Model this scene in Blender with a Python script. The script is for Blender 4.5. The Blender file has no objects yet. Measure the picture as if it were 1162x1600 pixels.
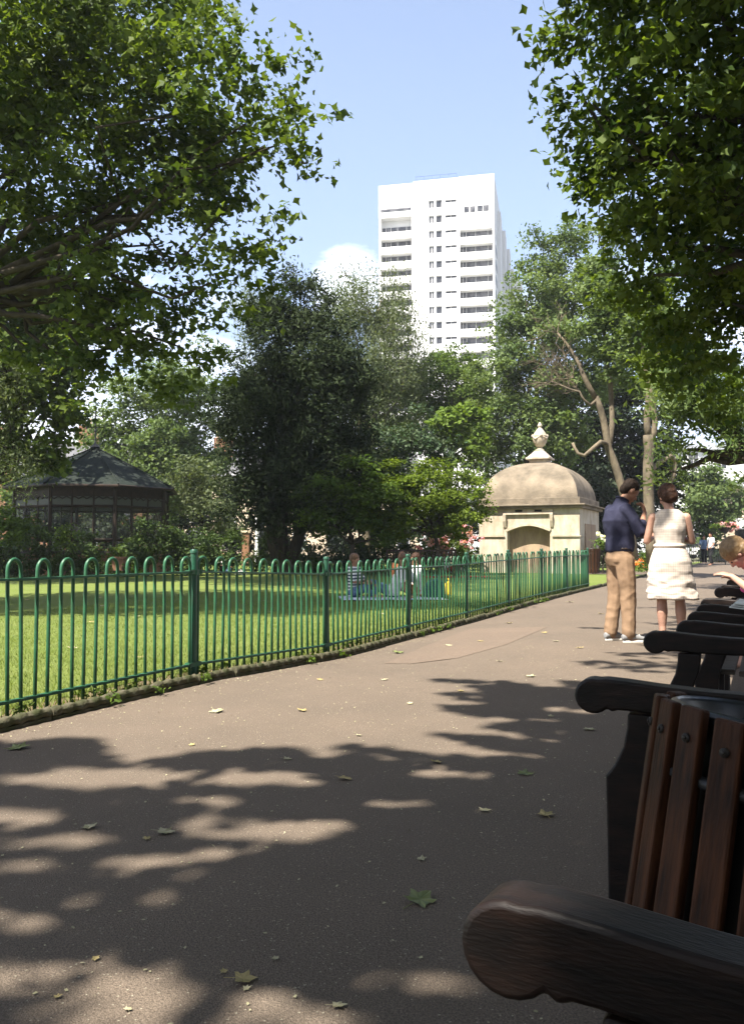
import bpy, bmesh, math, random
import numpy as np
from mathutils import Vector, Matrix, noise

SC = bpy.context.scene
COL = SC.collection
R = math.radians
rng = np.random.default_rng(7)
rnd = random.Random(5)

# ------------------------------------------------------------------ camera
F_PX, PITCH = 1300.0, math.atan(55 / 1300.0)
cam_d = bpy.data.cameras.new('camera'); cam = bpy.data.objects.new('camera', cam_d); COL.objects.link(cam)
cam_d.sensor_fit = 'VERTICAL'; cam_d.sensor_height = 36.0; cam_d.lens = F_PX / 1600 * 36
cam_d.clip_start = 0.05; cam_d.clip_end = 3000
cam.location = (0, 0, 1.0); cam.rotation_euler = (R(90) + PITCH, 0, 0)
SC.camera = cam

# ------------------------------------------------------------------ light
SUN_EL, SUN_AZ = R(58), R(45)          # shadows fall towards +x+y (45 deg right of the view)
to_sun = Vector((-math.sin(SUN_AZ) * math.cos(SUN_EL), -math.cos(SUN_AZ) * math.cos(SUN_EL), math.sin(SUN_EL)))
sd = bpy.data.lights.new('sun', 'SUN'); sun = bpy.data.objects.new('sun', sd); COL.objects.link(sun)
sd.energy = 5.0; sd.angle = R(0.53); sd.color = (1.0, 0.94, 0.84)
sun.rotation_euler = to_sun.to_track_quat('Z', 'Y').to_euler(); sun.location = (-20, -20, 40)

world = bpy.data.worlds.new('World'); SC.world = world; world.use_nodes = True
nt = world.node_tree; nt.nodes.clear()
def N(t, typ, **kw):
    n = t.nodes.new(typ)
    for k, v in kw.items():
        if k in ('operation', 'blend_type', 'data_type', 'noise_dimensions', 'feature', 'sky_type', 'attribute_name', 'wave_type', 'bands_direction', 'distance'):
            setattr(n, k, v)
        else:
            n.inputs[k].default_value = v
    return n
def L(t, a, b): t.links.new(a, b)
wo = N(nt, 'ShaderNodeOutputWorld'); bg = N(nt, 'ShaderNodeBackground'); bg.inputs['Strength'].default_value = 0.07
sky = N(nt, 'ShaderNodeTexSky', sky_type='NISHITA')
sky.sun_disc = False; sky.sun_elevation = SUN_EL; sky.sun_rotation = math.pi + SUN_AZ
sky.altitude = 30; sky.air_density = 1.0; sky.dust_density = 2.5; sky.ozone_density = 1.0
tc = N(nt, 'ShaderNodeTexCoord')
cn = N(nt, 'ShaderNodeTexNoise', Scale=3.4, Detail=7.0, Roughness=0.62)
mp = N(nt, 'ShaderNodeMapping'); mp.inputs['Scale'].default_value = (1, 1, 2.6); mp.inputs['Location'].default_value = (0.35, 0.0, 0.22)
L(nt, tc.outputs['Generated'], mp.inputs['Vector']); L(nt, mp.outputs[0], cn.inputs['Vector'])
sep = N(nt, 'ShaderNodeSeparateXYZ'); L(nt, tc.outputs['Generated'], sep.inputs[0])
low = N(nt, 'ShaderNodeMapRange'); low.inputs['From Min'].default_value = 0.24; low.inputs['From Max'].default_value = 0.40
low.inputs['To Min'].default_value = 0.13; low.inputs['To Max'].default_value = -0.25; L(nt, sep.outputs['Z'], low.inputs['Value'])
addn = N(nt, 'ShaderNodeMath', operation='ADD'); L(nt, cn.outputs['Fac'], addn.inputs[0]); L(nt, low.outputs[0], addn.inputs[1])
cvec = N(nt, 'ShaderNodeVectorMath', operation='DOT_PRODUCT'); _c = Vector((-.0237, .9492, .3137)).normalized(); cvec.inputs[1].default_value = tuple(_c)
L(nt, tc.outputs['Generated'], cvec.inputs[0])
cmk = N(nt, 'ShaderNodeMapRange'); cmk.inputs['From Min'].default_value = .9982; cmk.inputs['From Max'].default_value = .9999; cmk.inputs['To Max'].default_value = .30; L(nt, cvec.outputs['Value'], cmk.inputs['Value'])
add2 = N(nt, 'ShaderNodeMath', operation='ADD'); L(nt, addn.outputs[0], add2.inputs[0]); L(nt, cmk.outputs[0], add2.inputs[1])
cr = N(nt, 'ShaderNodeMapRange'); cr.inputs['From Min'].default_value = 0.52; cr.inputs['From Max'].default_value = 0.80; L(nt, add2.outputs[0], cr.inputs['Value'])
mixc = N(nt, 'ShaderNodeMix', data_type='RGBA'); mixc.inputs['B'].default_value = (10.8, 11.1, 11.6, 1)
L(nt, cr.outputs[0], mixc.inputs['Factor']); L(nt, sky.outputs[0], mixc.inputs['A'])
veil = N(nt, 'ShaderNodeMapRange'); veil.inputs['From Min'].default_value = 0.0; veil.inputs['From Max'].default_value = 0.95
veil.inputs['To Min'].default_value = 0.60; veil.inputs['To Max'].default_value = 0.0; L(nt, sep.outputs['Z'], veil.inputs['Value'])
mixv = N(nt, 'ShaderNodeMix', data_type='RGBA'); mixv.inputs['B'].default_value = (4.3, 5.55, 8.3, 1)
L(nt, veil.outputs[0], mixv.inputs['Factor']); L(nt, sky.outputs[0], mixv.inputs['A']); L(nt, mixv.outputs['Result'], mixc.inputs['A'])
L(nt, mixc.outputs['Result'], bg.inputs['Color']); L(nt, bg.outputs[0], wo.inputs[0])

SC.view_settings.view_transform = 'Standard'; SC.view_settings.look = 'None'
SC.view_settings.gamma = 1; SC.view_settings.use_curve_mapping = False
SC.view_settings.exposure = 1.68
SC.render.engine = 'CYCLES'
SC.cycles.max_bounces = 6; SC.cycles.diffuse_bounces = 3; SC.cycles.glossy_bounces = 2
SC.cycles.transmission_bounces = 3; SC.cycles.transparent_max_bounces = 6
SC.cycles.use_denoising = True

# ------------------------------------------------------------------ placing helpers
cp, sp = math.cos(PITCH), math.sin(PITCH)
def P(px, py, d):
    a, b = (px - 581) / F_PX, -(py - 800) / F_PX
    v = Vector((a, cp - sp * b, sp + cp * b)); k = d / v.y
    return Vector((v.x * k, d, 1.0 + v.z * k))
def G(px, py, z=0.0):
    a, b = (px - 581) / F_PX, -(py - 800) / F_PX
    v = Vector((a, cp - sp * b, sp + cp * b)); k = (z - 1.0) / v.z
    return Vector((v.x * k, v.y * k, z))
TH = R(25.3); U = Vector((math.sin(TH), math.cos(TH), 0)); V = Vector((math.cos(TH), -math.sin(TH), 0))
FENCE_R = -4.0
def W(s, r, z=0.0): return U * s + V * r + Vector((0, 0, z))
def SR(p): return p.x * U.x + p.y * U.y, p.x * V.x + p.y * V.y
ROT_PATH = -TH      # object z rotation that turns local +y along the path
_ds = [-10, 5.2, 7.25, 9.3, 11.6, 13.8, 16.2, 18.5, 400]; _dz = [0, 0, -.08, -.07, -.06, -.03, -.01, 0, 0]
def gz(s, r):
    k = 1.0 if r <= FENCE_R + .3 else max(0.0, 1 - (r - FENCE_R - .3) / 2.4)
    k = k * k * (3 - 2 * k)
    return float(np.interp(s, _ds, _dz)) * k
def ground(x, y):
    s, r = SR(Vector((x, y, 0))); return gz(s, r)

# ------------------------------------------------------------------ tagging
def tag(o, label=None, cat=None, group=None, kind=None):
    if label: o['label'] = label
    if cat: o['category'] = cat
    if group: o['group'] = group
    if kind: o['kind'] = kind
    return o
def empty(name, loc=(0, 0, 0), rz=0.0, label=None, cat=None, group=None):
    o = bpy.data.objects.new(name, None); COL.objects.link(o); o.empty_display_size = 0.1
    o.location = loc; o.rotation_euler = (0, 0, rz)
    return tag(o, label, cat, group)
def link(name, mesh, parent=None, loc=None, rot=None):
    o = bpy.data.objects.new(name, mesh); COL.objects.link(o)
    if parent is not None: o.parent = parent
    if loc is not None: o.location = loc
    if rot is not None: o.rotation_euler = rot
    return o

class MB:
    """collects vertices and faces of one mesh"""
    def __init__(s): s.v = []; s.f = []; s.m = Matrix.Identity(4)
    def add(s, vs, fs):
        b = len(s.v); s.v += [tuple(s.m @ Vector(p)) for p in vs]; s.f += [tuple(i + b for i in f) for f in fs]; return s
    def box(s, x0, x1, y0, y1, z0, z1):
        return s.add([(x0,y0,z0),(x1,y0,z0),(x1,y1,z0),(x0,y1,z0),(x0,y0,z1),(x1,y0,z1),(x1,y1,z1),(x0,y1,z1)],
                     [(0,3,2,1),(4,5,6,7),(0,1,5,4),(1,2,6,5),(2,3,7,6),(3,0,4,7)])
    def tube(s, pts, rad, n=8, caps=True, sx=1.0, up=None):
        pts = [Vector(p) for p in pts]
        if not hasattr(rad, '__len__'): rad = [rad] * len(pts)
        vs, fs = [], []; prev = None
        for i, p in enumerate(pts):
            t = (pts[min(i + 1, len(pts) - 1)] - pts[max(i - 1, 0)]).normalized()
            if prev is None:
                a = Vector(up) if up else (Vector((0, 0, 1)) if abs(t.z) < .9 else Vector((1, 0, 0)))
                prev = (a - t * a.dot(t)).normalized()
            else: prev = (prev - t * prev.dot(t)).normalized()
            q = t.cross(prev)
            for k in range(n):
                an = 2 * math.pi * k / n
                vs.append(p + prev * (math.cos(an) * rad[i]) + q * (math.sin(an) * rad[i] * sx))
        for i in range(len(pts) - 1):
            for k in range(n):
                k2 = (k + 1) % n
                fs.append((i*n+k, i*n+k2, (i+1)*n+k2, (i+1)*n+k))
        if caps: fs += [tuple(range(n))[::-1], tuple((len(pts)-1)*n + k for k in range(n))]
        return s.add(vs, fs)
    def lathe(s, prof, n=24, c=(0, 0), square=False):
        vs, fs = [], []
        for r, z in prof:
            for k in range(n):
                an = 2 * math.pi * k / n
                vs.append((c[0] + r * math.cos(an), c[1] + r * math.sin(an), z))
        m = len(prof)
        for i in range(m - 1):
            for k in range(n):
                k2 = (k + 1) % n; fs.append((i*n+k, i*n+k2, (i+1)*n+k2, (i+1)*n+k))
        fs += [tuple(range(n))[::-1], tuple((m-1)*n + k for k in range(n))]
        return s.add(vs, fs)
    def prism(s, poly, axis, t0, t1):
        """polygon (a,b) extruded along axis 'x' or 'y' or 'z'"""
        def mk(a, b, t): return {'x': (t, a, b), 'y': (a, t, b), 'z': (a, b, t)}[axis]
        n = len(poly)
        vs = [mk(a, b, t0) for a, b in poly] + [mk(a, b, t1) for a, b in poly]
        fs = [tuple(range(n))[::-1], tuple(range(n, 2 * n))] + [(i, (i+1) % n, n + (i+1) % n, n + i) for i in range(n)]
        return s.add(vs, fs)
    def ball(s, c, r, n=12, m=8):
        if not hasattr(r, '__len__'): r = (r, r, r)
        vs, fs = [], []
        for i in range(1, m):
            t = math.pi * i / m
            for k in range(n):
                a = 2 * math.pi * k / n
                vs.append((c[0] + r[0]*math.sin(t)*math.cos(a), c[1] + r[1]*math.sin(t)*math.sin(a), c[2] + r[2]*math.cos(t)))
        vs += [(c[0], c[1], c[2] + r[2]), (c[0], c[1], c[2] - r[2])]; a, b = len(vs) - 2, len(vs) - 1
        for i in range(m - 2):
            for k in range(n):
                k2 = (k+1) % n; fs.append((i*n+k, (i+1)*n+k, (i+1)*n+k2, i*n+k2))
        for k in range(n):
            k2 = (k+1) % n; fs.append((a, k, k2)); fs.append((b, (m-2)*n+k2, (m-2)*n+k))
        return s.add(vs, fs)
    def mesh(s, name, mat, smooth=False):
        me = bpy.data.meshes.new(name); me.from_pydata(s.v, [], s.f)
        bm = bmesh.new(); bm.from_mesh(me); bmesh.ops.recalc_face_normals(bm, faces=bm.faces); bm.to_mesh(me); bm.free()
        if mat: me.materials.append(mat)
        if smooth: me.shade_smooth() if smooth is True else me.shade_smooth()
        return me
    def build(s, name, mat, parent=None, smooth=False, bevel=0, label=None, auto=None):
        me = s.mesh(name, mat, smooth or bool(auto))
        if auto:
            me.set_sharp_from_angle(angle=R(auto))
        o = link(name, me, parent)
        if bevel:
            b = o.modifiers.new('bevel', 'BEVEL'); b.width = bevel; b.segments = 2; b.limit_method = 'ANGLE'; b.angle_limit = R(35)
        if label: o['label'] = label
        return o

# ------------------------------------------------------------------ materials
def mat(name, col, rough=.7, spec=.3, metal=0, noise_s=None, col2=None, bump=0, bump_s=None, detail=4, coords='Object', lo=.35, hi=.65, alpha=None, trans=0, stretch=None):
    m = bpy.data.materials.new(name); m.use_nodes = True; t = m.node_tree; b = t.nodes['Principled BSDF']
    b.inputs['Roughness'].default_value = rough; b.inputs['Specular IOR Level'].default_value = spec; b.inputs['Metallic'].default_value = metal
    b.inputs['Base Color'].default_value = (*col, 1)
    if trans: b.inputs['Transmission Weight'].default_value = trans
    if alpha is not None: b.inputs['Alpha'].default_value = alpha
    c = N(t, 'ShaderNodeTexCoord'); vec = c.outputs[coords]
    if stretch:
        mpn = N(t, 'ShaderNodeMapping'); mpn.inputs['Scale'].default_value = stretch; L(t, vec, mpn.inputs[0]); vec = mpn.outputs[0]
    if noise_s:
        nz = N(t, 'ShaderNodeTexNoise', Scale=noise_s, Detail=float(detail), Roughness=.6); L(t, vec, nz.inputs['Vector'])
        mr = N(t, 'ShaderNodeMapRange'); mr.inputs['From Min'].default_value = lo; mr.inputs['From Max'].default_value = hi
        L(t, nz.outputs['Fac'], mr.inputs['Value'])
        mx = N(t, 'ShaderNodeMix', data_type='RGBA'); mx.inputs['A'].default_value = (*col, 1); mx.inputs['B'].default_value = (*(col2 or [x*.6 for x in col]), 1)
        L(t, mr.outputs[0], mx.inputs['Factor']); L(t, mx.outputs['Result'], b.inputs['Base Color'])
        m['mix'] = mx.name
    if bump:
        n2 = N(t, 'ShaderNodeTexNoise', Scale=bump_s or noise_s or 20.0, Detail=5.0); L(t, vec, n2.inputs['Vector'])
        bp = N(t, 'ShaderNodeBump', Distance=bump if False else 1.0) if False else t.nodes.new('ShaderNodeBump')
        bp.inputs['Distance'].default_value = bump; bp.inputs['Strength'].default_value = 1.0
        L(t, n2.outputs['Fac'], bp.inputs['Height']); L(t, bp.outputs[0], b.inputs['Normal'])
    return m

def leaf_mat(name, c1, c2, trans=.32, rough=.45):
    m = bpy.data.materials.new(name); m.use_nodes = True; t = m.node_tree; b = t.nodes['Principled BSDF']; out = t.nodes['Material Output']
    b.inputs['Roughness'].default_value = max(rough, .6); b.inputs['Specular IOR Level'].default_value = .14
    at = N(t, 'ShaderNodeAttribute', attribute_name='tint')
    mx = N(t, 'ShaderNodeMix', data_type='RGBA'); mx.inputs['A'].default_value = (*c1, 1); mx.inputs['B'].default_value = (*c2, 1)
    L(t, at.outputs['Fac'], mx.inputs['Factor']); L(t, mx.outputs['Result'], b.inputs['Base Color'])
    tr = t.nodes.new('ShaderNodeBsdfTranslucent')
    br = N(t, 'ShaderNodeMix', data_type='RGBA', blend_type='MULTIPLY'); br.inputs['Factor'].default_value = 1; br.inputs['B'].default_value = (1.9, 1.9, .8, 1)
    L(t, mx.outputs['Result'], br.inputs['A']); L(t, br.outputs['Result'], tr.inputs['Color'])
    ms = t.nodes.new('ShaderNodeMixShader'); ms.inputs[0].default_value = trans
    L(t, b.outputs[0], ms.inputs[1]); L(t, tr.outputs[0], ms.inputs[2]); L(t, ms.outputs[0], out.inputs[0])
    return m

def asphalt(name, base, c2, pale):
    m = bpy.data.materials.new(name); m.use_nodes = True; t = m.node_tree; b = t.nodes['Principled BSDF']
    b.inputs['Roughness'].default_value = .85; b.inputs['Specular IOR Level'].default_value = .25
    c = N(t, 'ShaderNodeTexCoord'); o = c.outputs['Object']
    big = N(t, 'ShaderNodeTexNoise', Scale=.9, Detail=9.0, Roughness=.68); L(t, o, big.inputs['Vector'])
    fine = N(t, 'ShaderNodeTexNoise', Scale=150.0, Detail=3.0, Roughness=.7); L(t, o, fine.inputs['Vector'])
    vor = N(t, 'ShaderNodeTexVoronoi', Scale=230.0); L(t, o, vor.inputs['Vector'])
    m1 = N(t, 'ShaderNodeMix', data_type='RGBA'); m1.inputs['A'].default_value = (*base, 1); m1.inputs['B'].default_value = (*c2, 1)
    r1 = N(t, 'ShaderNodeMapRange'); r1.inputs['From Min'].default_value = .3; r1.inputs['From Max'].default_value = .7; L(t, big.outputs['Fac'], r1.inputs[0]); L(t, r1.outputs[0], m1.inputs['Factor'])
    m2 = N(t, 'ShaderNodeMix', data_type='RGBA', blend_type='MULTIPLY'); m2.inputs['Factor'].default_value = 1
    r2 = N(t, 'ShaderNodeMapRange'); r2.inputs['From Min'].default_value = .3; r2.inputs['From Max'].default_value = .7; r2.inputs['To Min'].default_value = .48; r2.inputs['To Max'].default_value = 1.45
    L(t, fine.outputs['Fac'], r2.inputs[0]); L(t, m1.outputs['Result'], m2.inputs['A']); L(t, r2.outputs[0], m2.inputs['B'])
    # pale grit: a few voronoi cells
    sepc = N(t, 'ShaderNodeSeparateColor'); L(t, vor.outputs['Color'], sepc.inputs[0])
    gt = N(t, 'ShaderNodeMath', operation='GREATER_THAN'); gt.inputs[1].default_value = .990; L(t, sepc.outputs[0], gt.inputs[0])
    m3 = N(t, 'ShaderNodeMix', data_type='RGBA'); m3.inputs['B'].default_value = (*pale, 1)
    L(t, gt.outputs[0], m3.inputs['Factor']); L(t, m2.outputs['Result'], m3.inputs['A']); L(t, m3.outputs['Result'], b.inputs['Base Color'])
    bp = t.nodes.new('ShaderNodeBump'); bp.inputs['Distance'].default_value = .003; bp.inputs['Strength'].default_value = .7
    L(t, vor.outputs['Distance'], bp.inputs['Height']); L(t, bp.outputs[0], b.inputs['Normal'])
    return m

M = {}
M['asphalt'] = asphalt('asphalt', (.138, .107, .081), (.108, .086, .066), (.27, .24, .18))
M['patch'] = asphalt('patch_asphalt', (.156, .116, .087), (.126, .097, .074), (.27, .24, .18))
M['lawn'] = mat('lawn', (.125, .168, .036), .9, .1, noise_s=1.1, col2=(.155, .188, .052), bump=.03, bump_s=70, detail=8)
M['far_ground'] = mat('far_ground', (.09, .10, .05), .9, .1, noise_s=.3, col2=(.14, .13, .09))
M['soil'] = mat('soil', (.10, .075, .045), .95, .05, noise_s=14, col2=(.17, .135, .08), bump=.03, bump_s=30)
M['rope_stone'] = mat('rope_stone', (.105, .092, .065), .9, .15, noise_s=9, col2=(.045, .050, .022), bump=.006, bump_s=60)
M['green'] = mat('green_paint', (.022, .105, .048), .42, .4, noise_s=14, col2=(.024, .066, .034), bump=.001, bump_s=60, lo=.4, hi=.75)
M['green_post'] = mat('green_post_paint', (.014, .078, .044), .38, .5, noise_s=6, col2=(.035, .055, .036), bump=.001, bump_s=50, lo=.5, hi=.8)
M['stone'] = mat('limestone', (.50, .445, .355), .9, .15, noise_s=2.2, col2=(.35, .285, .205), bump=.012, bump_s=12, detail=9, stretch=(1.6, 1.6, .6))
M['dome'] = mat('weathered_dome', (.245, .20, .148), .95, .1, noise_s=1.3, col2=(.115, .097, .074), bump=.012, bump_s=14, detail=9)
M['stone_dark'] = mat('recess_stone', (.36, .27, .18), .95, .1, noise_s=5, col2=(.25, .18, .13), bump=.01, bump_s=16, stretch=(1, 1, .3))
M['void'] = mat('dark_recess', (.02, .02, .018), .9, .1)
M['white'] = mat('white_render', (.66, .66, .66), .8, .2, noise_s=.25, col2=(.58, .58, .58), detail=6)
M['white2'] = mat('white_panel', (.70, .70, .69), .6, .3)
M['glass_far'] = mat('window_glass', (.03, .033, .042), .3, .25, noise_s=.8, col2=(.12, .12, .13), detail=2, lo=.45, hi=.6)
M['rail_blue'] = mat('roof_rail_paint', (.12, .18, .35), .5, .4)
M['wood_arm'] = mat('bench_wood', (.004, .0025, .002), .5, .3, noise_s=9, col2=(.018, .009, .006), bump=.0008, bump_s=60, detail=12, stretch=(5, 1, 5), lo=.42, hi=.72)
M['wood_slat'] = mat('bench_slat_wood', (.10, .085, .07), .6, .3, noise_s=4, col2=(.05, .035, .025), bump=.002, bump_s=20, detail=8, stretch=(6, 1, 6))
M['bin_wood'] = mat('bin_wood', (.068, .026, .011), .6, .15, noise_s=6, col2=(.015, .007, .004), bump=.002, bump_s=16, detail=8, stretch=(8, 8, 1))
M['black'] = mat('black_plastic', (.012, .012, .013), .35, .5)
M['steel'] = mat('worn_steel', (.04, .035, .03), .6, .4, metal=.5)
M['bark'] = mat('bark', (.032, .027, .020), .9, .1, noise_s=6, col2=(.060, .050, .036), bump=.03, bump_s=12, stretch=(1, 1, .4))
M['pale_bark'] = mat('pale_bark', (.19, .155, .105), .85, .15, noise_s=2.5, col2=(.075, .062, .045), bump=.03, bump_s=9, stretch=(1, 1, .5))
M['shingle'] = mat('roof_felt', (.022, .027, .022), .85, .15, noise_s=5, col2=(.012, .018, .014), bump=.01, bump_s=20)
M['dark_wood'] = mat('dark_timber', (.022, .014, .010), .6, .3, noise_s=6, col2=(.04, .024, .016))
M['glass'] = mat('kiosk_glass', (.10, .11, .10), .12, .3, alpha=.14)
M['frosted'] = mat('kiosk_transom_panel', (.11, .115, .10), .4, .3, alpha=.75)
M['brick'] = mat('brick_wall', (.27, .14, .08), .9, .1, noise_s=3, col2=(.18, .10, .065))
M['cream'] = mat('cream_render', (.62, .50, .36), .85, .2, noise_s=1, col2=(.55, .45, .33))
M['slate'] = mat('slate_roof', (.12, .12, .125), .7, .3, noise_s=3, col2=(.08, .08, .085))
M['grey_roof'] = mat('grey_eaves', (.35, .37, .40), .6, .3)
M['leaf_dry'] = mat('dry_leaf', (.38, .30, .14), .7, .2, noise_s=18, col2=(.24, .20, .08))
M['leaf_pale'] = mat('pale_leaf', (.40, .36, .24), .7, .2, noise_s=18, col2=(.25, .24, .13))
M['leaf_green'] = mat('green_fallen_leaf', (.10, .125, .035), .5, .3, noise_s=30, col2=(.17, .19, .075))
M['iron'] = mat('black_iron', (.015, .016, .017), .5, .4)
M['beacon'] = mat('amber_globe', (.85, .42, .02), .3, .4)
M['car'] = mat('silver_car_paint', (.62, .63, .65), .25, .5)

# leaves
LM = {
 'plane': leaf_mat('plane_leaf', (.028, .054, .011), (.098, .136, .020), .36),
 'ever': leaf_mat('evergreen_leaf', (.014, .024, .009), (.034, .048, .018), .12, .8),
 'birch': leaf_mat('birch_leaf', (.070, .095, .042), (.125, .150, .078), .28),
 'mid': leaf_mat('mid_leaf', (.044, .080, .013), (.095, .140, .024), .30),
 'laurel': leaf_mat('laurel_leaf', (.028, .055, .022), (.085, .115, .060), .15, .45),
 'acacia': leaf_mat('acacia_leaf', (.056, .092, .028), (.125, .168, .058), .30),
 'bright': leaf_mat('bright_leaf', (.075, .125, .018), (.125, .185, .030), .32),
 'maple': leaf_mat('maple_leaf', (.065, .105, .012), (.130, .175, .020), .34),
 'maple2': leaf_mat('dark_maple_leaf', (.040, .075, .010), (.080, .125, .016), .3),
 'yew': leaf_mat('yew_leaf', (.012, .022, .010), (.028, .042, .018), .10),
 'shrub': leaf_mat('shrub_leaf', (.030, .052, .014), (.065, .100, .026), .2),
 'pinkl': leaf_mat('pink_petal', (.62, .20, .28), (.75, .55, .56), .3),
 'whitel': leaf_mat('white_petal', (.70, .70, .66), (.80, .78, .70), .3),
 'orangel': leaf_mat('orange_petal', (.75, .14, .04), (.80, .30, .06), .3),
 'grassl': leaf_mat('grass_blade', (.115, .158, .036), (.185, .220, .072), .3),
}

# ------------------------------------------------------------------ ground, path, lawn
def grid_sheet(name, srange, rrange, material, zoff, curve=None):
    vs, fs = [], []; ns, nr = len(srange), len(rrange)
    for s in srange:
        for r in rrange:
            p = W(s, r, gz(s, r) + zoff); vs.append(p)
    for i in range(ns - 1):
        for j in range(nr - 1):
            fs.append((i*nr+j, i*nr+j+1, (i+1)*nr+j+1, (i+1)*nr+j))
    b = MB(); b.add(vs, fs); o = b.build(name, material, smooth=True); tag(o, kind='structure'); return o
b = MB(); b.add([(-600, -600, -.16), (600, -600, -.16), (600, 900, -.16), (-600, 900, -.16)], [(0, 1, 2, 3)])
tag(b.build('ground', M['far_ground']), kind='structure')
near_s = [x * .35 for x in range(-30, 70)] + [25, 30, 40, 60, 70]
grid_sheet('path', near_s, [-3.74 + .3 * k for k in range(0, 10)] + [0, 2, 5, 7.5], M['asphalt'], 0)
grid_sheet('lawn', near_s[:-2] + [48], [-70, -45, -30, -20, -12, -8, -6, -5, -4.22], M['lawn'], .012)
grid_sheet('soil_strip', near_s[:-5] + [20.9], [-4.219, -4.1, -3.95, -3.80], M['soil'], .004)
grid_sheet('verge', [20.95, 24, 28, 31.0], [-4.215, -4.0, -3.84], M['lawn'], .012)
grid_sheet('far_verge', [36.2, 42, 60], [-4.215, -4.0, -3.84], M['lawn'], .012)
grid_sheet('side_paving', [31.02, 33, 36.18], [-6.2, -5, -3.84], M['asphalt'], .017)
# the redder repair patch on the path
pp = [G(640, 1031), G(700, 1000), G(745, 975), G(852, 978), G(815, 1000), G(760, 1022)]
b = MB()
pc = [Vector((p.x, p.y, ground(p.x, p.y) + .006)) for p in [G(596, 1028), G(660, 1002), G(720, 978), G(770, 968)] ]
e1 = [(600, 1030), (640, 1012), (690, 993), (735, 977)]; e2 = [(640, 1032), (715, 1024), (790, 1005), (855, 978)]
vs = []
for (a, c) in zip(e1, e2):
    for k in range(7):
        p = G(a[0] + (c[0]-a[0]) * k / 6, a[1] + (c[1]-a[1]) * k / 6, -.02); vs.append((p.x, p.y, ground(p.x, p.y) + .003))
b.add(vs, [(i*7+j, i*7+j+1, (i+1)*7+j+1, (i+1)*7+j) for i in range(3) for j in range(6)])
tag(b.build('path_patch', M['patch']), kind='structure')
# ground right of the path, behind the benches
grid_sheet('planting_bed', [-8, 0, 10, 20, 40, 64], [.95, 3, 8, 16], M['soil'], .03)

# grass blades on the near lawn
def blades(name, s0, s1, r0, r1, n, h, w, seed, mt):
    g = np.random.default_rng(seed)
    s = s0 + (s1 - s0) * g.random(n) ** 1.3; r = r0 + (r1 - r0) * (1 - g.random(n) ** 1.4)
    z = np.interp(s, _ds, _dz) + .008
    x = s * U.x + r * V.x; y = s * U.y + r * V.y
    a = g.random(n) * 2 * np.pi; hh = h * (.5 + g.random(n)); lean = g.normal(0, .5, (n, 2)) * hh[:, None]
    co = np.zeros((n, 3, 3), np.float32)
    co[:, 0] = np.stack([x - np.cos(a) * w, y - np.sin(a) * w, z], 1); co[:, 1] = np.stack([x + np.cos(a) * w, y + np.sin(a) * w, z], 1)
    co[:, 2] = np.stack([x + lean[:, 0], y + lean[:, 1], z + hh], 1)
    o = raw_mesh(name, co.reshape(-1, 3), np.arange(n * 3).reshape(n, 3), np.repeat(g.random(n), 1).astype(np.float32), mt)
    return o
def raw_mesh(name, co, faces, tint, mt, parent=None):
    me = bpy.data.meshes.new(name); nf, k = faces.shape
    me.vertices.add(len(co)); me.vertices.foreach_set('co', np.ascontiguousarray(co, np.float32).ravel())
    me.loops.add(nf * k); me.loops.foreach_set('vertex_index', np.ascontiguousarray(faces, np.int32).ravel())
    me.polygons.add(nf); me.polygons.foreach_set('loop_start', np.arange(0, nf * k, k, dtype=np.int32))
    if bpy.app.version < (4, 1): me.polygons.foreach_set('loop_total', np.full(nf, k, np.int32))
    me.update(calc_edges=True)
    if tint is not None:
        at = me.attributes.new('tint', 'FLOAT', 'FACE'); at.data.foreach_set('value', tint.astype(np.float32))
    me.materials.append(mt)
    return link(name, me, parent)
tag(blades('grass', 2.0, 16, -11, -4.2, 110000, .032, .0035, 3, LM['grassl']), kind='stuff')
tag(blades('long_grass', 1.0, 21, -4.32, -3.98, 6000, .06, .004, 4, LM['grassl']), kind='stuff')

# ------------------------------------------------------------------ rope edging tiles
TL = .46
def edging_mesh():
    b = MB(); b.box(.004, TL - .004, -.024, .024, -.12, .022)
    n, m = 28, 9; vs, fs = [], []
    for i in range(n + 1):
        x = .004 + (TL - .008) * i / n
        for k in range(m):
            a = 2 * math.pi * k / m
            rr = .029 * (1 + .20 * math.cos(2 * (a - x * 2 * math.pi / .21)))
            vs.append((x, rr * math.cos(a), .046 + rr * math.sin(a)))
    for i in range(n):
        for k in range(m):
            k2 = (k+1) % m; fs.append((i*m+k, i*m+k2, (i+1)*m+k2, (i+1)*m+k))
    fs += [tuple(range(m))[::-1], tuple(n*m + k for k in range(m))]
    b.add(vs, fs); me = b.mesh('edging_tile', M['rope_stone'], True); me.set_sharp_from_angle(angle=R(50)); return me
em = edging_mesh()
kerb = empty('path_edging', W(0, -3.77), 0, 'low rope-twist stone edging between the green fence and the path', 'edging')
kerb.rotation_euler = (0, 0, R(90) - TH)
s = -1.0; i = 0
while s < 33:
    r = -3.77
    z0 = gz(s, r)
    o = link('edging_tile', em, kerb)
    sl = (gz(s + TL, r) - z0) / TL
    o.location = (s, rnd.uniform(-.006, .006), z0 + rnd.uniform(-.008, .006))
    o.rotation_euler = (rnd.uniform(-.08, .08), -math.atan(sl) + rnd.uniform(-.012, .012), rnd.uniform(-.012, .012))
    s += TL; i += 1

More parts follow.
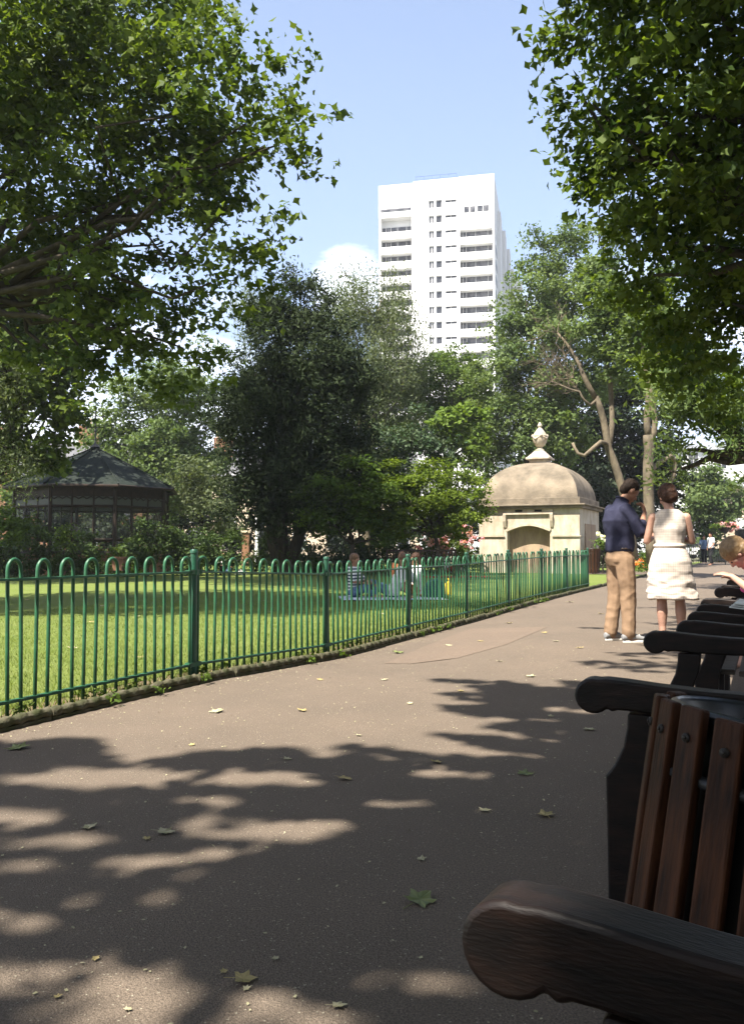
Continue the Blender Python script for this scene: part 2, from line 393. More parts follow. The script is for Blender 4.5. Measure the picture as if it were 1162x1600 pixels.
# ------------------------------------------------------------------ the green hoop-top fence
fence = empty('hoop_top_fence', W(1.0, FENCE_R), 0, 'green metal fence with hoop tops along the left edge of the path', 'fence')
post_px = [-40, 304, 510, 637, 728, 793, 845, 884, 917]
post_s = []
for px in post_px:
    k = (px - 581) / F_PX; A = V * FENCE_R
    post_s.append((k * A.y - A.x) / (U.x - k * U.y))
def hoop_mesh():
    b = MB(); pts = [(-.058, 0, -.06), (-.058, 0, .4), (-.058, 0, .855)]
    for k in range(1, 9):
        a = math.pi * (1 - k / 9); pts.append((.058 * math.cos(a), 0, .862 + .064 * math.sin(a)))
    pts += [(.058, 0, .855), (.058, 0, .4), (.058, 0, -.06)]
    return b.tube(pts, .0124, 8, up=(0, 1, 0)).mesh('hoop', M['green'], True)
hm = hoop_mesh()
b = MB(); b.lathe([(.0, -.1), (.0265, -.1), (.0265, .955), (.031, .957), (.031, .972), (.025, .984), (.0, .986)], 14)
pm = b.mesh('post', M['green_post'], True); pm.set_sharp_from_angle(angle=R(40))
b = MB()
b.tube([(0, 0, .785), (0, 0, .832)], .034, 12); b.box(-.075, .075, -.026, .026, .795, .826); b.box(-.07, .07, -.026, .026, .085, .118)
b.tube([(.058, -.034, .81), (.058, .034, .81)], .009, 6); b.tube([(-.058, -.034, .81), (-.058, .034, .81)], .009, 6)
cm = b.mesh('rail_clamp', M['green'])
fl = fence.matrix_world  # identity rotation
def fpt(s, z): return W(s, FENCE_R, z) - W(1.0, FENCE_R)
FR = math.atan2(U.y, U.x)
for k, s in enumerate(post_s):
    z = gz(s, FENCE_R); link('post', pm, fence, fpt(s, z), (0, 0, FR)); link('rail_clamp', cm, fence, fpt(s, z), (0, 0, FR))
for k in range(len(post_s) - 1):
    a, c = post_s[k], post_s[k+1]; za, zc = gz(a, FENCE_R), gz(c, FENCE_R); Lp = c - a
    for zz, hh, nm in ((.81, .008, 'top_rail'), (.10, .008, 'bottom_rail')):
        b = MB(); A, C = fpt(a + .03, za + zz), fpt(c - .03, zc + zz)
        w = V * .022; h = Vector((0, 0, hh))
        if nm == 'bottom_rail': w = V * .020; h = Vector((0, 0, .009))
        b.add([A-w-h, A+w-h, A+w+h, A-w+h, C-w-h, C+w-h, C+w+h, C-w+h], [(0,1,2,3),(4,7,6,5),(0,4,5,1),(1,5,6,2),(2,6,7,3),(3,7,4,0)])
        b.build(nm, M['green'], fence, bevel=.003)
    nh = 10
    for j in range(nh):
        s = a + Lp * (j + .5) / nh; z = za + (zc - za) * (s - a) / Lp
        o = link('hoop', hm, fence, fpt(s, z + rnd.uniform(-.003, .003)), (rnd.uniform(-.022, .022), rnd.uniform(-.016, .016), FR + rnd.uniform(-.06, .06)))
        o.scale = (Lp / nh / .232, 1, 1)

# ------------------------------------------------------------------ foliage
LEAF = {}
LEAF['quad'] = (np.array([(-.5, 0, 0), (0, -.34, .04), (.5, 0, 0), (0, .34, .04)]), np.array([(0, 1, 2, 3)]))
LEAF['long'] = (np.array([(-.5, 0, 0), (0, -.16, .03), (.5, 0, -.04), (0, .16, .03)]), np.array([(0, 1, 2, 3)]))
def _star():
    v = [(-.08, 0, .04)]; f = []
    tips = [(-130, .40), (-60, .52), (0, .60), (60, .52), (130, .40)]; notch = [(-178, .22), (-96, .36), (-30, .40), (30, .40), (96, .36), (178, .22)]
    for a, r in notch: v.append((r * math.cos(R(a)), r * math.sin(R(a)), .02))
    for a, r in tips: v.append((r * math.cos(R(a)), r * math.sin(R(a)), -.06))
    for k in range(5): f.append((0, 1 + k, 7 + k, 2 + k))
    return np.array(v), np.array(f)
LEAF['star'] = _star()
LEAF['lobed'] = (np.array([(-.42, 0, -.03), (-.12, -.46, .07), (.12, -.19, .03), (.58, 0, -.09), (.12, .19, .03), (-.08, .47, .09)]), np.array([(0, 1, 2, 3, 4, 5)]))
LEAF['fold'] = (np.array([(-.45, 0, 0), (.02, -.42, .10), (.55, 0, -.06), (.06, 0, -.03), (.02, .42, .10)]), np.array([(0, 1, 2, 3), (0, 3, 2, 4)]))
def leaves(name, pos, size, seed, mt, parent, shape='quad', up=.6, out=None, outw=.5, dirdown=0.0, tint=None):
    g = np.random.default_rng(seed); n = len(pos)
    nr = g.normal(0, .6, (n, 3)); nr[:, 2] += up
    if out is not None: nr += out * outw
    nr /= np.linalg.norm(nr, axis=1, keepdims=True)
    d = g.normal(0, 1, (n, 3)); d[:, 2] -= dirdown
    d -= nr * (d * nr).sum(1, keepdims=True); d /= np.linalg.norm(d, axis=1, keepdims=True)
    q = np.cross(nr, d); sz = size * (.45 + 1.0 * g.random(n))
    tv, tf = LEAF[shape]
    co = pos[:, None, :] + (d[:, None, :] * tv[None, :, 0:1] + q[:, None, :] * tv[None, :, 1:2] + nr[:, None, :] * tv[None, :, 2:3]) * sz[:, None, None]
    fc = (tf[None] + (np.arange(n) * len(tv))[:, None, None]).reshape(-1, tf.shape[1])
    if tint is None: tint = g.random(n)
    return raw_mesh(name, co.reshape(-1, 3), fc, np.repeat(np.clip(tint, 0, 1), len(tf)), mt, parent)
def lobe(px, py, r, d, dep=1.0, ry=None):
    c = P(px, py, d); k = r * d / F_PX
    return (c.x, c.y, c.z, k, k * dep, (ry * d / F_PX) if ry else k)
def crown_pts(lobes, ncl, nleaf, crad, seed, shell=.75, flat=.6, vert=1.0, drop=0.0, puff=(.24, .46), npf=None):
    """lobes hold puffs (boughs), puffs hold clusters (twigs), clusters hold leaves"""
    g = np.random.default_rng(seed); lb = np.array(lobes, float)
    w = (lb[:, 3] * lb[:, 5]); w /= w.sum()
    npuff = npf or max(6, int(ncl / 13)); pi = g.choice(len(lb), npuff, p=w); pi = np.concatenate([pi, np.repeat(np.arange(len(lb)), 3)]); npuff = len(pi)
    dr = g.normal(0, 1, (npuff, 3)); dr /= np.linalg.norm(dr, axis=1, keepdims=True)
    rad = shell + (1.06 - shell) * g.random(npuff); rad = np.where(g.random(npuff) < .28, g.random(npuff) ** .5 * shell, rad)
    pc = lb[pi, :3] + dr * lb[pi, 3:6] * rad[:, None]
    pr = lb[pi, 3:6] * g.uniform(puff[0], puff[1], npuff)[:, None]; pr[:, 2] *= .72
    ptint = .5 + .20 * g.normal(0, 1, npuff)
    q = g.choice(npuff, ncl, p=(pr[:, 0] ** 1.5) / (pr[:, 0] ** 1.5).sum())
    d2 = g.normal(0, 1, (ncl, 3)); d2[:, 2] += .45; d2 += dr[q] * .5; d2 /= np.linalg.norm(d2, axis=1, keepdims=True)
    c = pc[q] + d2 * pr[q] * (.45 + .65 * g.random(ncl) ** .6)[:, None]
    out0 = d2 * .6 + dr[q] * .4
    # sprays: a share of the clusters strings outwards and hangs from its bough
    sprig = g.random(ncl) < .16; ext = g.uniform(.1, .55, ncl) * pr[q, 0]
    c += np.where(sprig[:, None], (out0 + np.array([0, 0, -.35])) * ext[:, None], 0)
    sizes = (.5 + .9 * g.random(ncl)) * np.where(sprig, .6, 1)
    off = np.clip(g.normal(0, 1, (ncl, nleaf, 3)), -1.8, 1.8) * crad * sizes[:, None, None]; off[..., 2] *= flat * vert
    if drop: off[..., 2] -= np.abs(g.normal(0, 1, (ncl, nleaf))) * drop
    pos = (c[:, None, :] + off).reshape(-1, 3)
    out = np.repeat(out0, nleaf, 0)
    tint = np.repeat(ptint[q] + .14 * g.normal(0, 1, ncl), nleaf) + g.normal(0, .2, ncl * nleaf)
    ok = pos[:, 2] > .05
    return pos[ok], out[ok], tint[ok], c
def wobble(a, c, n, amp, g):
    pts = []
    for i in range(n + 1):
        t = i / n; p = a.lerp(c, t)
        if 0 < i < n: p = p + Vector(g.normal(0, amp, 3))
        pts.append(p)
    return pts
def tree(name, label, base, lobes, ncl, nleaf, crad, size, lm, seed, bark='bark', trunk_r=.18, shape='quad', cat='tree', stems=None, fork=.45, shell=.75, flat=.6, vert=1.0, drop=0.0, up=.6, twigs=40, group=None, limbs=True, outw=.5, dirdown=0.0):
    g = np.random.default_rng(seed + 1000)
    base = Vector(base); root = empty(name, base, 0, label, cat, group)
    pos, out, tint, cl = crown_pts(lobes, ncl, nleaf, crad, seed, shell, flat, vert, drop)
    pos = pos - np.array(base)
    leaves('crown', pos, size, seed, LM[lm], root, shape, up, out, outw, dirdown, tint)
    lb = np.array(lobes); cen = Vector(lb[:, :3].mean(0)) - base; top = Vector((lb[:, 0].mean() - base.x, lb[:, 1].mean() - base.y, lb[:, 2].max() * .85 - base.z))
    b = MB()
    if stems is None: stems = [(Vector((0, 0, -.2)), Vector((cen.x * .6, cen.y * .6, max(cen.z * fork, .3))))]
    ends = []
    for a, c in stems:
        pts = wobble(Vector(a), Vector(c), 5, trunk_r * .25, g); b.tube(pts, [trunk_r * (1.25 - .5 * i / 5) for i in range(6)], 10); ends.append(pts[-1])
    if limbs:
        for row in (lb if len(lb) < 18 else lb[::2]):
            e = min(ends, key=lambda q: (q - (Vector(row[:3]) - base)).length); t = e + (Vector(row[:3]) - base - e) * .86
            pts = wobble(e, t, 5, (t - e).length * .05, g); b.tube(pts, [trunk_r * .62 * (1 - .8 * i / 5) for i in range(6)], 7)
        cl = cl - np.array(base)
        for i in g.choice(len(cl), min(twigs, len(cl)), replace=False):
            t = Vector(cl[i]); j = int(np.argmin(((lb[:, :3] - np.array(base) - cl[i]) ** 2).sum(1))); a = Vector(lb[j, :3]) - base
            b.tube(wobble(a, t, 3, (t - a).length * .06, g), [trunk_r * .16, trunk_r * .11, trunk_r * .07, trunk_r * .03], 5)
    b.build('trunk', M[bark], root, smooth=True)
    return root
def gnd(px, d):
    p = P(px, 855, d); return Vector((p.x, p.y, 0))

# near plane tree, left
LT = [(100,40,130,12.5),(250,70,125,12),(345,130,90,11.5),(420,110,50,11.5),(466,145,42,11.3),(455,210,42,11.3),(500,188,14,11.2),(400,225,55,11.6),
      (90,200,150,13),(230,240,130,12.5),(335,270,85,12),(410,325,42,11.8),(300,370,95,12.5),(150,400,130,13),(30,330,120,13.5),(375,410,45,12),
      (240,480,85,13),(330,490,48,12.5),(120,500,75,13.5),(290,555,50,13),(215,560,55,13.2),(335,575,22,12.8),(90,-90,150,16),(300,-60,100,15),(160,585,28,13.4),(405,375,36,11.8),(398,440,34,12),(362,505,36,12.4),(345,560,30,12.6),(425,335,28,11.7),(430,300,24,11.7),(260,610,26,13),(60,560,40,13.4),(480,255,24,11.3),(465,215,26,11.3),(440,70,26,11.5),(520,186,10,11.2)]
LTl = [lobe(a, y, r, d, 1.25) for a, y, r, d in LT] + [lobe(-160, 100, 200, 13), lobe(-200, 380, 200, 14), lobe(0, -350, 260, 18)] + [(x, 10.1, 8.6, 1.4, 1.0, .6) for x in (-5.4, -7.2, -9.2, -11.2)]  # last row: unseen lobes above the view, added to shade the lower crown
tree('plane_tree', 'big plane tree overhanging the top left of the lawn, its trunk out of view', gnd(-420, 14), LTl, 8200, 24, .19, .118, 'plane', 11, trunk_r=.10, shape='lobed', fork=.75, twigs=70, shell=.5, flat=.5)
# right plane tree over the benches
RT = [(1010,40,130,10),(1110,110,160,9.5),(905,70,52,10.2),(862,25,32,10.2),(868,125,34,10.4),(875,195,28,10.6),(950,190,75,10.8),(905,235,32,10.7),(1080,260,150,10),
      (945,300,58,11.2),(985,350,70,11.6),(1060,400,115,11.5),(975,430,48,12),(1010,490,62,12.5),(1120,480,110,12),(1085,560,75,13.5),(1150,600,70,14),(1030,555,40,13.5),
      (1110,-80,200,9.5),(960,-70,110,10),(850,115,14,10.4),(1150,330,120,10),(900,150,40,10.4),(930,255,45,11)]
RTl = [lobe(a, y, r, d, 1.2) for a, y, r, d in RT] + [lobe(1350, 100, 220, 9.5), lobe(1330, 420, 180, 11), lobe(1400, -250, 260, 9)] + [(x, 7.4, 8.8, 1.5, 1.2, 1.0) for x in (3.6, 5.4, 7.4)] + [(x, 8.4, 9.1, 1.0, 1.2, .8) for x in (2.9, 4.4)] + [(4.6, 6.2, 10.5, 2, 1.6, 1.2), (7, 6.4, 10.2, 2, 1.8, 1.3), (6, 9, 11.5, 3, 2, 1.4)]  # the lobes nearest the viewer are unseen, added to darken this crown's interior
tree('plane_tree', 'big plane tree overhanging the benches at the top right, leaves dark against the sky', W(11, 3.2), RTl, 5600, 24, .20, .122, 'plane', 12, trunk_r=.15, shape='lobed', fork=.6, twigs=60, shell=.5, flat=.55)
# its lower drooping boughs further down the path
BL = [lobe(a, y, r, d, 1.3) for a, y, r, d in [(1075,640,42,19),(1055,700,22,19),(1050,600,40,19.5),(1125,640,40,18.5),(1158,695,22,18),(1100,600,50,18.5),(1160,745,16,18),(1045,735,12,19.5)]]
tree('plane_tree', 'plane tree with feathery drooping boughs above the couple and the far path', W(20.5, 1.6), BL, 420, 22, .28, .16, 'acacia', 13, trunk_r=.25, shape='long', fork=.8, twigs=60, flat=.5, drop=.15)

# ---- middle distance trees
def grp(lst, d, dep=1.0): return [lobe(a, y, r, d, dep) for a, y, r in lst]
tree('evergreen_tree', 'tall dark evergreen tree in the middle of the park, left of the white tower', gnd(437, 30.5),
     grp([(470, 560, 79), (441, 500, 50), (470, 455, 31), (427, 640, 79), (517, 640, 69), (408, 740, 62), (479, 750, 79), (550, 725, 50), (376, 690, 34), (531, 560, 41), (451, 420, 10), (394, 600, 34), (384, 790, 39), (441, 800, 39), (498, 480, 34)], 30, 1.0),
     4000, 26, .21, .175, 'ever', 21, trunk_r=.22, stems=[(Vector((0,0,-.1)), Vector((-.4,0,2.6))), (Vector((.1,0,-.1)), Vector((.15,.1,2.8))), (Vector((.2,0,-.1)), Vector((1.1,0,2.6)))], twigs=60, shape='long', vert=1.5, up=.2)
tree('birch_tree', 'pale weeping birch behind the dark evergreen, in front of the tower foot', gnd(575, 38),
     grp([(570,480,50),(618,500,36),(540,455,34),(398,470,30),(392,510,26),(605,560,50),(638,570,30),(585,650,52),(625,455,20),(560,560,50),(600,430,16),(555,625,40),(650,520,16),(540,430,12)], 38, .9),
     2200, 26, .25, .145, 'birch', 22, bark='pale_bark', trunk_r=.16, flat=1.0, vert=1.6, drop=.6, shape='long', up=.1, dirdown=1.5, twigs=60)
tree('lime_tree', 'mid green tree below the white tower between birch and acacia', gnd(690, 41),
     grp([(680,610,50),(640,625,42),(722,615,44),(700,575,30),(735,590,25),(660,660,40),(720,655,40),(600,680,35),(655,580,22),(745,640,30),(755,600,22)], 41), 1300, 26, .27, .14, 'mid', 23, trunk_r=.16)
tree('laurel_tree', 'glossy dark laurel between the evergreen and the bright chestnut', gnd(632, 34),
     grp([(640,690,45),(610,700,36),(670,700,36),(640,735,50),(590,740,40)], 34), 380, 24, .24, .14, 'laurel', 24, trunk_r=.1)
tree('chestnut_tree', 'bright lime green young chestnut left of the stone urn', gnd(712, 34.5),
     grp([(700,660,16),(722,648,14),(742,655,12),(712,690,16),(690,678,12),(735,700,14),(700,715,12),(755,690,12)], 34.5), 380, 20, .2, .2, 'bright', 25, trunk_r=.07)
tree('acacia_tree', 'large grey-green acacia rising behind the domed stone shelter', gnd(800, 40),
     grp([(850,470,60),(860,390,40),(838,372,22),(900,400,45),(905,455,55),(795,515,34),(850,540,70),(790,590,48),(850,620,62),(765,640,40),(800,690,56),(760,700,44),(930,520,50),(905,350,24),(935,380,30),(740,600,22),(920,590,48),(870,680,44),(905,670,24),(780,480,14),(820,420,24)], 38, .9),
     2400, 26, .26, .15, 'acacia', 26, trunk_r=.2, twigs=80)
tree('yew_tree', 'dense near-black yew filling the gap behind the bare pale trunks', gnd(960, 46),
     grp([(900,640,60),(960,630,70),(1010,640,50),(880,715,60),(950,720,80),(1010,730,55),(990,780,70),(900,790,70)], 46), 1700, 24, .38, .25, 'yew', 27, trunk_r=.25)
tree('maple_tree', 'small bright yellow-green maple left of the stone shelter', gnd(688, 29.5),
     grp([(645,760,34),(690,755,38),(620,755,30),(590,770,26),(600,805,34),(735,790,24),(745,760,16),(730,765,26),(610,785,36),(660,795,48),(710,795,40),(740,790,18),(625,820,24),(700,822,26),(668,735,16),(720,738,14)], 29.5), 1050, 24, .2, .11, 'maple', 28, trunk_r=.08, flat=.35, up=1.0, fork=.5)
tree('maple_tree', 'darker green maple beside the evergreen, left of the bright maple', gnd(545, 29),
     grp([(520,775,38),(560,760,38),(590,790,42),(535,810,42),(575,830,34),(500,800,34),(610,840,22)], 29), 800, 24, .2, .11, 'maple2', 29, trunk_r=.09, flat=.35, up=1.0, fork=.5)
tree('background_tree', 'sunlit yellow-green tree behind the bandstand roof', gnd(250, 46),
     grp([(250,650,70),(195,635,44),(300,610,50),(280,730,62),(165,680,36),(325,700,42),(220,720,58),(150,640,18),(330,560,30),(180,740,40),(335,650,30),(230,600,36),(200,690,40),(260,690,40),(240,760,40)], 46), 2100, 24, .32, .19, 'acacia', 30, trunk_r=.25, shape='quad')
tree('background_tree', 'grey-green bushy tree just right of the bandstand', gnd(312, 35),
     grp([(312,770,38),(290,745,24),(335,740,26),(330,800,34),(350,830,24)], 35), 260, 24, .25, .13, 'birch', 31, trunk_r=.09)
tree('plane_tree', 'shaded plane tree at the left edge beyond the overhanging boughs', gnd(-120, 24),
     grp([(50,500,52),(95,560,44),(40,600,60),(85,640,36),(60,690,40),(20,450,60),(100,600,26),(110,520,30),(20,550,50),(-60,560,80),(60,720,22)], 23), 820, 24, .3, .17, 'plane', 32, trunk_r=.22, shape='fold')
tree('birch_tree', 'pale birch at the far left edge of the picture', gnd(-90, 27),
     grp([(12,580,36),(25,640,34),(10,700,38),(-40,640,60),(30,720,16)], 22), 260, 24, .25, .12, 'birch', 33, trunk_r=.12, flat=1, drop=.4, shape='long', dirdown=1.5)
tree('background_tree', 'hazy green tree beyond the far end of the path', gnd(1098, 58),
     grp([(1085,775,34),(1110,795,38),(1065,805,32),(1130,770,22),(1100,745,20),(1125,820,26),(1080,830,24),(1050,840,22),(1150,790,16)], 58), 620, 24, .36, .24, 'acacia', 34, trunk_r=.2)
tree('background_tree', 'row-end tree far behind the bandstand, shading its left side', gnd(120, 52),
     grp([(60,800,40),(110,790,36),(170,800,40),(230,800,36),(20,780,34)], 52), 420, 22, .4, .22, 'mid', 35, trunk_r=.2)
# trees left of the frame whose shade lies on the lawn and bandstand
tree('plane_tree', 'plane tree out on the left lawn that shades the bandstand', Vector((-17.5, 19, 0)),
     [(-17, 20, 9, 4.5, 4.5, 3), (-14.8, 23, 9.5, 3.4, 4, 2.6), (-19, 24, 10, 5, 4, 3), (-16, 27, 9.5, 4.0, 3.5, 3), (-13.8, 30.2, 9.6, 2.4, 2.2, 1.8), (-11.8, 29.5, 9.8, 1.9, 1.7, 1.6), (-15.5, 28, 9.6, 2.6, 2.4, 2), (-12.5, 27.5, 9.5, 2.0, 2, 1.8)], 900, 24, .36, .26, 'plane', 36, trunk_r=.4, shape='quad')

# the pale bare-stemmed trees behind the couple
def stem_tree(name, label, base, chains, d):
    root = empty(name, base, 0, label, 'tree'); 
    for nm, pts, rr in chains:
        b = MB(); q = [P(x, y, d + dd) - base for x, y, dd in pts]
        # refine
        fine = []; rf = []
        for i in range(len(q) - 1):
            for t in (0, .5):
                fine.append(q[i].lerp(q[i+1], t) + Vector((rnd.uniform(-.02, .02), rnd.uniform(-.03, .03), 0)) * (1 if t else 0)); rf.append(rr[0] + (rr[1] - rr[0]) * (i + t) / (len(q) - 1))
        fine.append(q[-1]); rf.append(rr[1]); b.tube(fine, rf, 9); b.build(nm, M['pale_bark'], root, smooth=True)
    return root
d0 = 27.0
t1 = stem_tree('bare_stemmed_tree', 'pale twisting tree with dead twigs rising behind the man', gnd(985, d0), [
  ('trunk', [(990,872,0),(978,790,0),(963,735,0),(950,700,0),(942,655,0),(930,620,0)], (.15,.10)),
  ('limb', [(950,700,0),(956,660,.1),(953,600,.3),(946,560,.3),(942,500,.5),(948,440,.6)], (.10,.045)),
  ('limb', [(930,622,0),(915,595,-.1),(905,570,0),(890,545,.2),(870,520,.2)], (.10,.03)),
  ('limb', [(948,695,0),(938,690,-.3),(926,700,-.5),(912,712,-.6),(902,708,-.6),(894,692,-.5)], (.075,.045)),
  ('limb', [(932,625,0),(922,633,-.2),(912,625,-.3),(905,612,-.3),(890,608,-.2),(862,596,0)], (.05,.02))], d0)
b = MB()
g_ = np.random.default_rng(5)
for (x0, y0) in [(890,608),(905,612),(875,602),(862,596),(883,560),(880,575),(870,520),(895,590)]:
    a = P(x0, y0, d0) - gnd(985, d0)
    for k in range(6):
        an = g_.uniform(1.2, 3.4); ln = g_.uniform(.6, 1.5); e = a + Vector((math.cos(an) * ln, g_.uniform(-.4, .4), math.sin(an) * ln))
        pts = wobble(a, e, 4, .06, g_); b.tube(pts, [.014, .011, .009, .006, .004], 4)
        for q in (1, 2, 3):
            e2 = pts[q] + Vector((math.cos(an + g_.uniform(-.9, .9)) * .45, g_.uniform(-.2, .2), math.sin(an + g_.uniform(-.9, .9)) * .45)); b.tube([pts[q], e2], [.007, .003], 4)
b.build('twigs', M['pale_bark'], t1)
pos, out, tint, _ = crown_pts(grp([(925,520,30),(950,470,34),(985,500,34),(960,590,22),(940,560,22),(975,545,26),(880,655,12),(940,440,24),(1000,600,16)], 27), 620, 20, .22, 51, flat=.5)
leaves('crown', pos - np.array(gnd(985, d0)), .13, 51, LM['acacia'], t1, 'quad', .8, out, .4, 0, tint)
t2 = stem_tree('bare_stemmed_tree', 'straight pale forked tree rising between the man and the woman', gnd(1015, 25), [
  ('trunk', [(1018,880,0),(1014,800,0),(1012,745,0),(1014,700,0),(1012,680,0)], (.165,.15)),
  ('limb', [(1012,682,0),(1010,650,0),(1013,610,.1),(1008,580,.2),(1004,545,.2),(1002,480,.4)], (.11,.055)),
  ('limb', [(1017,690,0),(1023,660,0),(1019,625,-.1),(1014,600,-.1),(1024,570,0),(1032,540,0)], (.10,.04)),
  ('limb', [(1013,740,0),(1030,722,.3),(1048,712,.5),(1054,722,.6),(1052,742,.6),(1044,760,.6)], (.075,.06))], 25)
pos, out, tint, _ = crown_pts(grp([(1000,500,34),(1035,520,34),(985,560,18),(1030,590,16),(1010,450,30),(1055,560,26)], 25.5), 520, 20, .22, 52, flat=.5)
leaves('crown', pos - np.array(gnd(1015, 25)), .13, 52, LM['acacia'], t2, 'quad', .8, out, .4, 0, tint)

# dark hedge band closing the view under the trees, and unseen trees added behind and right of the viewer to block sky light
hb_ = [lobe(x, 838, 46, 50, .8) for x in range(-60, 1010, 42)] + [lobe(x, 795, 40, 51, .7) for x in range(140, 900, 50)]
tree('hedge', 'tall dark hedge closing the far side of the park under the trees', gnd(480, 50), hb_, 2300, 22, .34, .24, 'yew', 37, trunk_r=.05, cat='hedge', twigs=10, limbs=False)
tree('plane_tree', 'unseen plane tree added behind the benches to keep sky light off the foreground', W(4.5, 5.5), [tuple(W(s_, 5.2 + (k_ % 2) * 1.2) + Vector((0, 0, 3.2 + 2.6 * (k_ % 3)))) + (2.3, 1.8, 1.9) for k_, s_ in enumerate([-3, -1, 1, 3, 5, 7, 9, 11, 2, 4, 6, 8])], 1000, 24, .4, .32, 'plane', 38, trunk_r=.3)
tree('plane_tree', 'unseen plane tree added behind the viewer to block sky light', Vector((-2, -9, 0)), [(x, -7.5, z, 2.4, 1.8, 1.9) for x in (-9, -5.5, -2, 2, 5.5) for z in (2.4, 5.4)], 800, 24, .4, .32, 'plane', 39, trunk_r=.3)

# ---- shrubs round the bandstand and along the far side of the lawn
def shrub(px, py, r, d, lm, label, seed, n=150, size=.1, name='shrub', extra=()):
    lb = [lobe(px, py, r, d, .9), lobe(px - r * .5, py + r * .45, r * .75, d - .3, .9), lobe(px + r * .5, py + r * .5, r * .75, d - .2, .9)] + [lobe(*e) for e in extra]
    return tree(name, label, gnd(px, d), lb, n, 22, .17, size, lm, seed, trunk_r=.04, cat='shrub', fork=.3, twigs=14, shell=.7)
shrub(22, 826, 26, 30.5, 'bright', 'bright sunlit shrub left of the bandstand', 61, 130, .13)
shrub(60, 862, 34, 28.5, 'shrub', 'dark shrub under the left corner of the bandstand', 62)
shrub(128, 868, 30, 28, 'shrub', 'low dark shrub in front of the bandstand, left of its middle', 63)
shrub(105, 838, 16, 30, 'bright', 'sprig of light green leaves standing against the bandstand glass', 73, 26, .12)
shrub(196, 872, 24, 28, 'mid', 'low shrub below the bandstand floor, right of its middle', 64, 100)
shrub(232, 850, 34, 28.5, 'shrub', 'rounded dark shrub under the right half of the bandstand', 65, 170)
shrub(285, 848, 40, 29, 'shrub', 'largest dark green shrub just right of the bandstand', 66, 210)
shrub(345, 858, 34, 29.5, 'shrub', 'dark shrub behind the seated person in white', 67, 170)
shrub(8, 875, 34, 28, 'shrub', 'dark shrub at the left edge of the picture', 74)
shrub(425, 868, 30, 31, 'shrub', 'clipped dark shrub under the evergreen, nearest the white post', 68, 150)
shrub(470, 870, 30, 31, 'shrub', 'dark shrub under the middle of the evergreen', 69, 150)
shrub(520, 872, 30, 31, 'laurel', 'dark glossy shrub at the right side of the evergreen foot', 70, 150)
shrub(575, 868, 32, 31, 'laurel', 'dark shrub behind the picnic party', 71, 160)
shrub(622, 876, 22, 30.5, 'shrub', 'low dark shrub left of the two lawn benches', 72, 110)
shrub(1028, 862, 26, 33, 'mid', 'green shrub seen between the man and the woman', 75, 120)
shrub(948, 872, 10, 33.5, 'mid', 'small planting of green stems behind the litter bin beside the shelter', 76, 30)

def flowers(root, lobes, n, size, lm, seed, name='flowers'):
    pos, out, tint, _ = crown_pts(lobes, n, 7, .05, seed, .85); o_ = leaves(name, pos - np.array(root.location), size, seed, LM[lm], root, 'quad', .3, out, 1.0, 0, tint); tag(o_, kind='stuff')
rb = shrub(672, 862, 24, 32, 'mid', 'rose bush with pale pink blooms behind the left lawn bench', 81, 90, name='rose_bush'); flowers(rb, grp([(672,850,20),(650,858,18),(688,852,16)], 31.8), 55, .10, 'pinkl', 82)
rb = shrub(722, 858, 24, 32, 'mid', 'rose bush covered in pink blooms beside the stone shelter', 83, 90, name='rose_bush'); flowers(rb, grp([(712,846,18),(732,842,18),(742,848,12),(698,848,12)], 31.7), 85, .11, 'pinkl', 84)
fb = shrub(1008, 886, 12, 36, 'bright', 'bed of orange flowers on the grass between the man and the woman', 85, 40, name='flower_bed', extra=((1002,886,10,36),(1014,886,10,36))); flowers(fb, grp([(1006,880,7),(1013,880,7),(1000,881,6)], 35.7), 60, .09, 'orangel', 86)
fb = shrub(941, 848, 6, 31.5, 'mid', 'white flowering plant above the litter bin by the shelter wall', 87, 14, name='flowering_plant'); flowers(fb, grp([(940,843,6),(936,835,4)], 31.3), 22, .09, 'whitel', 88)

# the bough overhead that shades the benches and the foreground (mapped from the shade it throws)
def shade_at(px, py):
    bx = [0, 130, 200, 330, 450, 520, 600, 700, 740, 800, 900, 960, 1162]; by = [1158, 1150, 1192, 1172, 1165, 1187, 1150, 1156, 1132, 1114, 1096, 1080, 1060]
    if py < np.interp(px, bx, by): return 0
    if py > np.interp(px, [0, 250, 330, 450, 520, 620, 800], [1502, 1492, 1515, 1530, 1560, 1650, 1700]): return .16 if (noise.noise(Vector((px * .006, py * .02, 3))) > -.05 or py > 1590) else .06
    for cx, cy, rx, ry in [(382,1214,75,12),(150,1212,150,16),(40,1271,80,16),(100,1310,90,14),(40,1345,60,14),(408,1290,120,20),(500,1282,70,12),(325,1327,50,11),(223,1340,70,13),
                           (248,1397,42,13),(140,1400,42,14),(40,1430,62,22),(470,1215,50,10),(637,1520,52,26),(330,1245,70,8),(820,1170,60,8),(700,1205,70,8),(900,1150,60,6),(620,1250,60,7)]:
        if ((px-cx)/rx) ** 2 + ((py-cy)/ry) ** 2 < 1.25: return .02
    return 1
g_ = np.random.default_rng(77); pts = []
